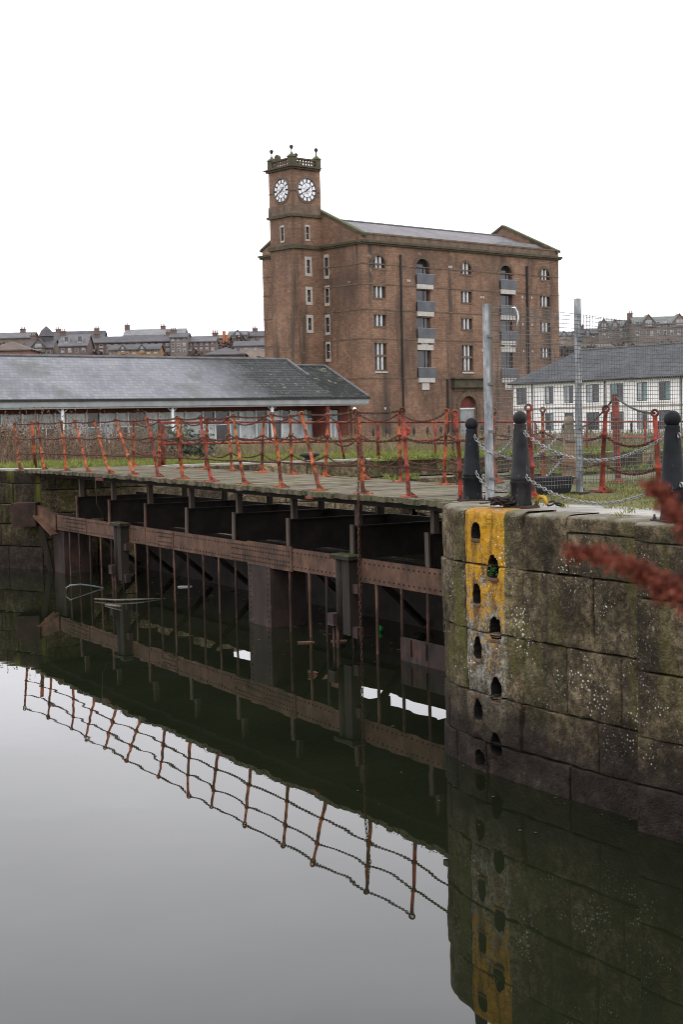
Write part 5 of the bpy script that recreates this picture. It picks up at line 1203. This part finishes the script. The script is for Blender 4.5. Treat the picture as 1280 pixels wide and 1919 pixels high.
def house(px0, px1, ye, yr, d, label, wallm, roofm, rows=(), cols=0, depth=9, hip=False, chim=(), gables=(), rz=0., zb=None, dormers=(), turret=None, name='hillside_house', white=True, wy=(), drop=None):
    a = dp(px0, ye, d); b = dp(px1, ye, d); ze = (a.z + b.z) / 2; zr = dp((px0 + px1) / 2, yr, d).z; W = b.x - a.x
    if drop is not None: ze = zr - (zr - ze)
    base = min(hill_z(a.x, d), hill_z(b.x, d), ze - 2) - 1.5
    dx, dy = math.cos(rz), math.sin(rz); fr = frame(a.x, d - (dy * W / 2), (dx, dy), (dy, -dx))
    o = empty(name, (a.x + W / 2, d, base), label, 'house', 'houses on the hillside')
    mb = MB(); mb.fbox(fr, 0, W, base, ze, -depth, 0)
    if not hip: mb.prism([(0, ze), (depth, ze), (depth / 2, zr - .1)], frame(fr(0, 0, 0).x, fr(0, 0, 0).y, (-dy, dx) if False else (fr(0, 0, -1) - fr(0, 0, 0)).xy, (dx, dy)), 0, W)
    mb.build('wall', HS[wallm], o)
    rf = roofpart('roof', fr, -.3, W + .3, ze, zr, depth / 2, HS[roofm], hip0=depth * .45 if hip else 0, hip1=depth * .45 if hip else 0, th=.25, parent=o, oh=.4)
    pxm = d / FPX
    for yy, hh in rows:
        z = dp((px0 + px1) / 2, yy, d).z; n = cols
        for k in range(n):
            u = W * (k + .5) / n; ww = min(.45, W / n * .24); hh2 = hh * pxm / 2
            mb = MB(); mb.fbox(fr, u - ww - .05, u + ww + .05, z - hh2 - .05, z + hh2 + .05, -.05, .06); wn = mb.build('window', MT['hwin'], o)
            mb = MB(); mb.fbox(fr, u - ww * .8, u + ww * .8, z - hh2 * .85, z - .04, .05, .1); mb.build('pane', MT['hdark'] if h1(px0, k, yy) < .6 else MT['hwin'], wn)
            mb = MB(); mb.fbox(fr, u - ww * .8, u + ww * .8, z + .04, z + hh2 * .85, .05, .1); mb.build('pane', MT['hdark'] if h1(px0, k, yy, 1) < .6 else MT['hwin'], wn)
    for fx, hh in chim[::2]:
        u = W * fx; mb = MB(); zt = zr + hh * pxm
        mb.fbox(fr, u - .7, u + .7, zr - 1.5, zt, -depth / 2 - .5, -depth / 2 + .5); mb.fbox(fr, u - .8, u + .8, zt, zt + .2, -depth / 2 - .6, -depth / 2 + .6); ch = mb.build('chimney', HS['hill_brown_stone'], rf)
        for q in (-.45, 0, .45):
            mb = MB(); c = fr(u + q, zt + .2, -depth / 2); mb.lathe([(.14, 0), (.11, .6)], c=c, n=6); mb.build('chimney_pot', HS['hill_brown_stone'], ch)
    for fx, gw, gh_ in gables:                  # front gables with a window
        u = W * fx; g = gw * pxm / 2; zt = ze + gh_ * pxm; mb = MB()
        mb.prism([(u - g, ze - 1), (u + g, ze - 1), (u + g, ze), (u, zt), (u - g, ze)], fr, -depth * .45, .25); gb = mb.build('gable', HS[wallm], o)
        for s_ in (-1, 1):
            mb = MB(); mb.prism([(u + s_ * (g + .2), ze - .2), (u, zt), (u, zt + .3), (u + s_ * (g + .2), ze + .12)], fr, -depth * .45, .45); mb.build('gable_roof', HS[roofm], gb)
        mb = MB(); mb.fbox(fr, u - g * .45, u + g * .45, ze - .6, ze + .9, .2, .32); mb.build('window', MT['hwin'], gb)
    for fx, gw, y0, y1 in dormers:
        u = W * fx; g = gw * pxm / 2; z0 = dp(px0, y0, d).z; z1 = dp(px0, y1, d).z; mb = MB()
        mb.fbox(fr, u - g, u + g, z0, z1, -3.5, -.7); mb.prism([(u - g - .15, z1), (u + g + .15, z1), (u, z1 + g * .9)], fr, -3.5, -.6); dm = mb.build('dormer', MT['hwin'], rf)
        mb = MB(); mb.fbox(fr, u - g * .6, u + g * .6, z0 + .3, z1 - .1, -.72, -.62); mb.build('pane', MT['hdark'], dm)
    if turret:
        fx, y1 = turret; u = W * fx; c = fr(u, 0, -depth / 2); zt = dp(px0, y1, d).z
        mb = MB(); mb.lathe([(1.7, ze - 2), (1.7, zt - 2.6), (2.0, zt - 2.5), (1.2, zt - 1.0), (.1, zt)], c=(c.x, c.y, 0), n=8); mb.build('turret', HS['roof_dark_slate'], o)
    return o
house(-60, 60, 634, 622, 400, 'long grey roofed house at the far left of the hillside skyline', 'hill_grey_stone', 'roof_mid_slate', chim=((.2, 4), (.6, 4), (.8, 5)))
house(-30, 55, 656, 638, 318, 'low house with a brown hipped roof at the far left edge', 'hill_red_brick', 'roof_brown_tile', hip=True, depth=11)
house(50, 98, 652, 634, 345, 'grey stone gabled house with a dark pointed turret', 'hill_grey_stone', 'roof_dark_slate', rows=((660, 6),), cols=3, turret=(.62, 610), chim=((.1, 6), (.9, 6)), gables=((.45, 26, 16),))
house(88, 192, 640, 619, 410, 'dark long terrace on the skyline behind the dormer house', 'hill_brown_stone', 'roof_dark_slate', chim=((.15, 3), (.5, 3), (.85, 3)))
house(110, 162, 648, 625, 338, 'brown house with two white dormers on the left hillside', 'hill_brown_stone', 'roof_mid_slate', rows=((657, 8),), cols=4, dormers=((.25, 11, 634, 645), (.74, 11, 634, 645)), chim=((.02, 5), (.98, 5)))
house(168, 320, 641, 628, 352, 'long brown tenement block behind the tan terrace', 'hill_brown_stone', 'roof_dark_slate', rows=((648, 6), (658, 6)), cols=11, chim=((.05, 4), (.5, 4), (.95, 4)))
house(203, 298, 655, 644, 328, 'low tan brick terrace with small red gables', 'hill_tan_brick', 'roof_dark_slate', rows=((661, 7),), cols=7, gables=((.28, 12, 7), (.66, 12, 7)), depth=8)
house(232, 345, 628, 615, 420, 'pale roofed terrace with chimney stacks on the skyline', 'hill_grey_stone', 'roof_pale_slate', chim=((.02, 7), (.4, 3), (.62, 4)))
house(318, 350, 632, 622, 345, 'tall narrow tenement with columns of pale windows', 'hill_grey_stone', 'roof_dark_slate', rows=((637, 6), (647, 6), (657, 6)), cols=3, chim=((.1, 4),))
house(350, 403, 640, 628, 348, 'grey roofed house with two rows of windows right of the tall tenement', 'hill_brown_stone', 'roof_mid_slate', rows=((645, 6), (655, 6)), cols=5, chim=((.95, 4),))
house(383, 458, 664, 649, 315, 'low house with a wide dark hipped roof near the clock tower', 'hill_brown_stone', 'roof_dark_slate', hip=True, depth=10)
house(438, 500, 648, 637, 335, 'pale harled house beside the clock tower', 'hill_pale_harl', 'roof_dark_slate', rows=((655, 6),), cols=4, depth=9)
house(428, 462, 628, 619, 400, 'small house with a steep grey roof on the skyline left of the tower', 'hill_grey_stone', 'roof_mid_slate', rows=((633, 5),), cols=3, gables=((.5, 16, 8),))
house(464, 505, 630, 619, 405, 'modern house with a dark roof on the skyline beside the tower', 'hill_pale_harl', 'roof_dark_slate', rows=((636, 5),), cols=3, chim=((.3, 4),))
house(405, 428, 634, 626, 390, 'small brick house under orange sheeting on the skyline', 'hill_red_brick', 'roof_brown_tile', cols=2, rows=((640, 5),))
# big stone terrace on the right hill
house(1128, 1192, 612, 598, 398, 'left part of the long stone terrace above the white building', 'hill_grey_stone', 'roof_green_slate', rows=((616, 8), (629, 8)), cols=6, gables=((.08, 18, 14), (.4, 16, 12), (.78, 16, 12)), rz=-.12, depth=11)
house(1190, 1330, 606, 590, 388, 'right part of the long stone terrace with tall chimney and gables', 'hill_grey_stone', 'roof_green_slate', rows=((607, 10), (624, 9)), cols=11, gables=((.19, 26, 16), (.6, 26, 16), (.9, 26, 16)), chim=((-.01, 6),), rz=-.04, depth=12)
house(1046, 1085, 629, 620, 420, 'small house with white gables beside the warehouse on the right hill', 'hill_pale_harl', 'roof_mid_slate', rows=((633, 5),), cols=3, gables=((.3, 12, 7), (.8, 12, 7)))
house(1086, 1130, 625, 614, 415, 'small grey house climbing the right hill towards the stone terrace', 'hill_grey_stone', 'roof_dark_slate', rows=((630, 5),), cols=4, chim=((.2, 4), (.8, 4)), gables=((.35, 11, 7),))
house(1124, 1150, 650, 643, 330, 'low tan house below the stone terrace on the right hill', 'hill_tan_brick', 'roof_brown_tile', rows=((655, 5),), cols=2)

# ------------------------------------------------------------------ vegetation
def leafy(mb, p, s, rr, up_=.3):
    d = Vector((rr.uniform(-1, 1), rr.uniform(-1, 1), rr.uniform(-.6, 1) + up_)).normalized() * s
    x = d.cross(Vector((rr.uniform(-1, 1), rr.uniform(-1, 1), rr.uniform(-1, 1)))).normalized() * s * .35
    mb.add([p, p + d * .5 + x, p + d, p + d * .5 - x], [(0, 1, 2, 3)])
MT['dead'] = mat('dead_brown_stalks', [(.3, (.065, .043, .032)), (.5, (.125, .082, .056)), (.7, (.21, .15, .105))], 2.5, bd=0, rough=.95)
MT['straw'] = mat('dry_straw_grass', [(.3, (.11, .085, .045)), (.5, (.17, .14, .075)), (.7, (.24, .2, .12))], 2.5, bd=0, rough=.95)
MT['grass'] = mat('short_green_grass', [(.3, (.075, .09, .02)), (.5, (.14, .165, .034)), (.7, (.24, .235, .075))], 3.5, bd=0, rough=.9)
MT['greyleaf'] = mat('grey_green_leaves', [(.3, (.07, .075, .055)), (.55, (.13, .14, .105)), (.75, (.22, .23, .18))], 3, bd=0, rough=.9)
MT['bare'] = mat('bare_winter_twigs', [(.3, (.035, .026, .024)), (.5, (.06, .045, .04)), (.7, (.09, .065, .05))], .3, bd=0, rough=.95)
def blade(mb, p, h, rr, w=.012, lean=.5):
    d = Vector((rr.uniform(-1, 1), rr.uniform(-1, 1), 0)) * h * lean; x = Vector((rr.uniform(-1, 1), rr.uniform(-1, 1), 0)).normalized() * w
    mb.add([p - x, p + x, p + d * .45 + Vector((0, 0, h * .65)) + x * .7, p + d + Vector((0, 0, h))], [(0, 1, 2, 3)])
rr = random.Random(11); mb = MB()
for k in range(26000):                          # verge on the far quay
    t = rr.uniform(-6, 30); r = rr.uniform(.7, 1) ** 1 * 1.0 + rr.random() ** 1.6 * 9
    if t < 0: p = Vector((-8.2 + t * .82 * 1.2, 38.4 - t * .57 * 1.2)) + Vector((.57, .82)) * (r + .3)
    else: q = LF(t, 0, r); p = q.xy
    blade(mb, Vector((p.x, p.y, 2.59)), rr.uniform(.06, .2) * (1 + .5 * mnoise.noise(Vector((p.x * .7, p.y * .7, 0)))), rr, .014, .6)
tag(mb.build('grass_verge', MT['grass'], fix=False), 'strip of short green grass along the far quay', kind='stuff')
mb = MB()
def stalk(mb, p, h, rr, n=12, s=.07, lean=.18):
    top = p + Vector((rr.uniform(-1, 1) * lean * h, rr.uniform(-1, 1) * lean * h, h)); mid = p.lerp(top, .5) + Vector((rr.uniform(-.06, .06), 0, 0))
    mb.tube([p, mid, top], [.012, .009, .004], 3, cap=False)
    for k in range(n):
        t = rr.uniform(.3, 1); leafy(mb, p.lerp(top, t) + Vector((rr.uniform(-.12, .12), rr.uniform(-.12, .12), 0)) * (1.1 - t), s * rr.uniform(.6, 1.4), rr)
for k in range(2100):                           # tall dead scrub in front of the low building
    px = rr.uniform(-40, 335); d = rr.uniform(47, 66); q = dp(px, 850, d); hh = (rr.uniform(.4, .9) if rr.random() < .6 else rr.uniform(.9, 1.75)) * (1 + .7 * mnoise.noise(Vector((q.x * .45, q.y * .35, 1)))) * (1 if px < 300 else .7)
    stalk(mb, Vector((q.x, q.y, 2.45)), hh, rr, 9, .07, .25)
tag(mb.build('dead_scrub', MT['dead'], fix=False), 'tall dead brown weeds in front of the low building', kind='stuff')
mb = MB()
for k in range(9000):                           # dry grass further along
    px = rr.uniform(300, 1320); d = rr.uniform(50, 70); q = dp(px, 840, d)
    blade(mb, Vector((q.x, q.y, 2.4)), rr.uniform(.25, .8), rr, .02, .4)
for k in range(520):
    px = rr.uniform(420, 1300); d = rr.uniform(48, 68); q = dp(px, 840, d); stalk(mb, Vector((q.x, q.y, 2.4)), rr.uniform(.4, 1.0), rr, 8, .06)
tag(mb.build('dry_grass', MT['straw'], fix=False), 'dry straw coloured grass behind the red rail', kind='stuff')
def bush(px, d, w, h, label, n=14, m='greyleaf'):
    c = dp(px, 840, d); c.z = 2.45; o = empty('bush', c, label, 'bush', 'grey green bushes'); mb = MB(); lf = MB()
    for k in range(n):
        a = rr.uniform(0, 6.28); r = rr.uniform(0, w / 2); top = c + Vector((math.cos(a) * r, math.sin(a) * r, h * rr.uniform(.6, 1)))
        mid = c.lerp(top, .5) + Vector((0, 0, .1)); mb.tube([c, mid, top], [.02, .014, .006], 5)
        for j in range(46): leafy(lf, c.lerp(top, rr.uniform(.3, 1.03)) + Vector((rr.uniform(-.2, .2), rr.uniform(-.2, .2), rr.uniform(-.12, .12))), rr.uniform(.1, .2), rr)
    mb.build('stems', MT['dead'], o); lf.build('foliage', MT[m], o, fix=False)
bush(345, 50, 1.6, 1.3, 'grey green leafy bush left of the low building windows'); bush(385, 49, 1.5, 1.2, 'grey green leafy bush in the middle of the scrub', 12); bush(318, 53, 1.2, .95, 'small grey green bush at the edge of the brown weeds', 9)
bush(12, 56, 2.0, 1.4, 'brown leafy bush at the far left edge', 14, 'dead')
# grass on the near quay
mb = MB()
for k in range(17000):
    x = rr.uniform(2.1, 5.6); y = rr.uniform(13.4, 22.5); dd = (x - 1.74) * .84 + (y - 14.7) * .545 + .35 * mnoise.noise(Vector((x * 1.5, y * 1.5, 2)))
    if dd < 1.25 or mnoise.noise(Vector((x * 1.1, y * 1.1, 7))) < -.28: continue
    if y > 20.2 + (x - 2) * .6 : continue
    blade(mb, Vector((x, y, 2.78)), rr.uniform(.015, .045) * (1 + .9 * max(0, mnoise.noise(Vector((x * 2, y * 2, 4))))), rr, .005, .9)
for x, y, n in ((2.36, 15.35, 26), (2.85, 14.2, 30), (2.62, 13.6, 34), (3.0, 13.0, 20), (2.15, 15.7, 20), (3.1, 18.3, 60), (3.95, 20.4, 70), (3.4, 18.2, 60)):
    for k in range(n // 2): blade(mb, Vector((x + rr.gauss(0, .04), y + rr.gauss(0, .04), 2.79)), rr.uniform(.03, .08), rr, .005, .8)
MT['quaygrass'] = mat('yellowing_quay_grass', [(.3, (.1, .1, .028)), (.5, (.16, .165, .045)), (.7, (.27, .24, .1))], 2.2, bd=0, rough=.9)
tag(mb.build('quay_grass', MT['quaygrass'], fix=False), 'patchy short grass on the stone quay behind the bollards', kind='stuff')
# moss and small plants hanging on the far lock ledges
mb = MB()
for k in range(5200):
    t = rr.uniform(9, 24); lev = rr.choice((0, 1, 2)); o_ = -(.0, .7, 1.4)[lev]; q = LF(t, 0, o_ + rr.uniform(-.35, .12) - .25)
    if mnoise.noise(Vector((t * .6, lev * 4, 3))) < -.1: continue
    blade(mb, Vector((q.x, q.y, (2.62, 2.09, 1.59)[lev] - .02)), rr.uniform(.06, .22), rr, .018, .9)
tag(mb.build('ledge_grass', MT['grass'], fix=False), 'grass growing on the ledges of the lock wall', kind='stuff')
# bare trees and scrub on the hill
mb = MB()
for k in range(900):
    if rr.random() < .7: px = rr.uniform(1040, 1330); d = rr.uniform(285, 360)
    else: px = rr.uniform(-30, 500); d = rr.uniform(330, 400)
    c = dp(px, 650, d); z = hill_z(c.x, d); h = rr.uniform(.7, 1.5) if px > 900 else rr.uniform(2, 5); c.z = z - .3
    for j in range(7):
        top = c + Vector((rr.gauss(0, 1), rr.gauss(0, 1), h * rr.uniform(.6, 1))); mb.tube([c, c.lerp(top, .5) + Vector((rr.gauss(0, .3), 0, .3)), top], [.12, .07, .03], 3, cap=False)
        for q in range(5): leafy(mb, c.lerp(top, rr.uniform(.5, 1)) + Vector((rr.gauss(0, .4), rr.gauss(0, .4), rr.gauss(0, .3))), rr.uniform(.5, 1.2), rr)
tag(mb.build('hillside_thicket', MT['bare'], fix=False), 'bare brown scrub covering the hillside', kind='stuff')
MT['orange_sheet'] = mat('orange_sheeting', [(.3, (.28, .1, .04)), (.7, (.36, .14, .06))], 1, bd=0)
c = dp(419, 628, 380); mb = MB(); mb.box(c.x - .35, c.x + .35, c.y, c.y + 2, c.z - 3, c.z + 1.0); 
mb.box(c.x + .4, c.x + .9, c.y + .2, c.y + 2, c.z - 3, c.z + .1)
tag(mb.build('scaffold_sheeting', MT['orange_sheet']), 'orange sheeting on a scaffold among the skyline houses', 'sheeting')

# ------------------------------------------------------------------ red dock plant close to the camera
MT['dockred'] = mat('red_brown_dock_seeds', [(.3, (.06, .014, .009)), (.5, (.15, .034, .019)), (.72, (.28, .09, .052))], 40, bd=0, rough=.9)
pl_ = empty('dock_plant', (1.25, 2.0, 2.1), 'blurred red brown dock plant seed heads close to the camera', 'plant')
def spike(pts, r0, n):
    pts = [Vector(p) for p in pts]; mb = MB(); mb.tube(pts, [.006] * (len(pts) - 1) + [.002], 6); mb.build('stem', MT['dockred'], pl_)
    mb = MB()
    c = [0.]
    for i in range(1, len(pts)): c.append(c[-1] + (pts[i] - pts[i - 1]).length)
    for k in range(n):
        t = rr.random(); d = c[-1] * t; i = 0
        while i < len(c) - 2 and c[i + 1] < d: i += 1
        p = pts[i].lerp(pts[i + 1], (d - c[i]) / (c[i + 1] - c[i]))
        wv = .35 + .85 * abs(math.sin(t * 21))    # whorls
        q = p + Vector((rr.gauss(0, 1), rr.gauss(0, 1), rr.gauss(0, 1))).normalized() * r0 * wv * (1.15 - .75 * t) * rr.random() ** .5
        leafy(mb, q, rr.uniform(.007, .014), rr, -.2)
    mb.build('seed_head', MT['dockred'], pl_, fix=False)
spike([dp(1420, 1260, 2.0), dp(1290, 1125, 2.05), dp(1200, 1070, 2.1), dp(1120, 1040, 2.12), dp(1064, 1033, 2.15)], .029, 1900)
spike([dp(1440, 1190, 1.95), dp(1310, 1015, 2.0), dp(1265, 960, 2.02), dp(1235, 920, 2.03), dp(1212, 906, 2.04)], .03, 1500)
for a in ((1420, 1260, 2.0), (1440, 1190, 1.95)):
    p = dp(*a); mb = MB(); mb.tube([Vector((1.25, 2.0, 2.1)), Vector((1.2, 2.0, 2.6)), p], [.008, .007, .006], 6); mb.build('stalk', MT['dockred'], pl_)
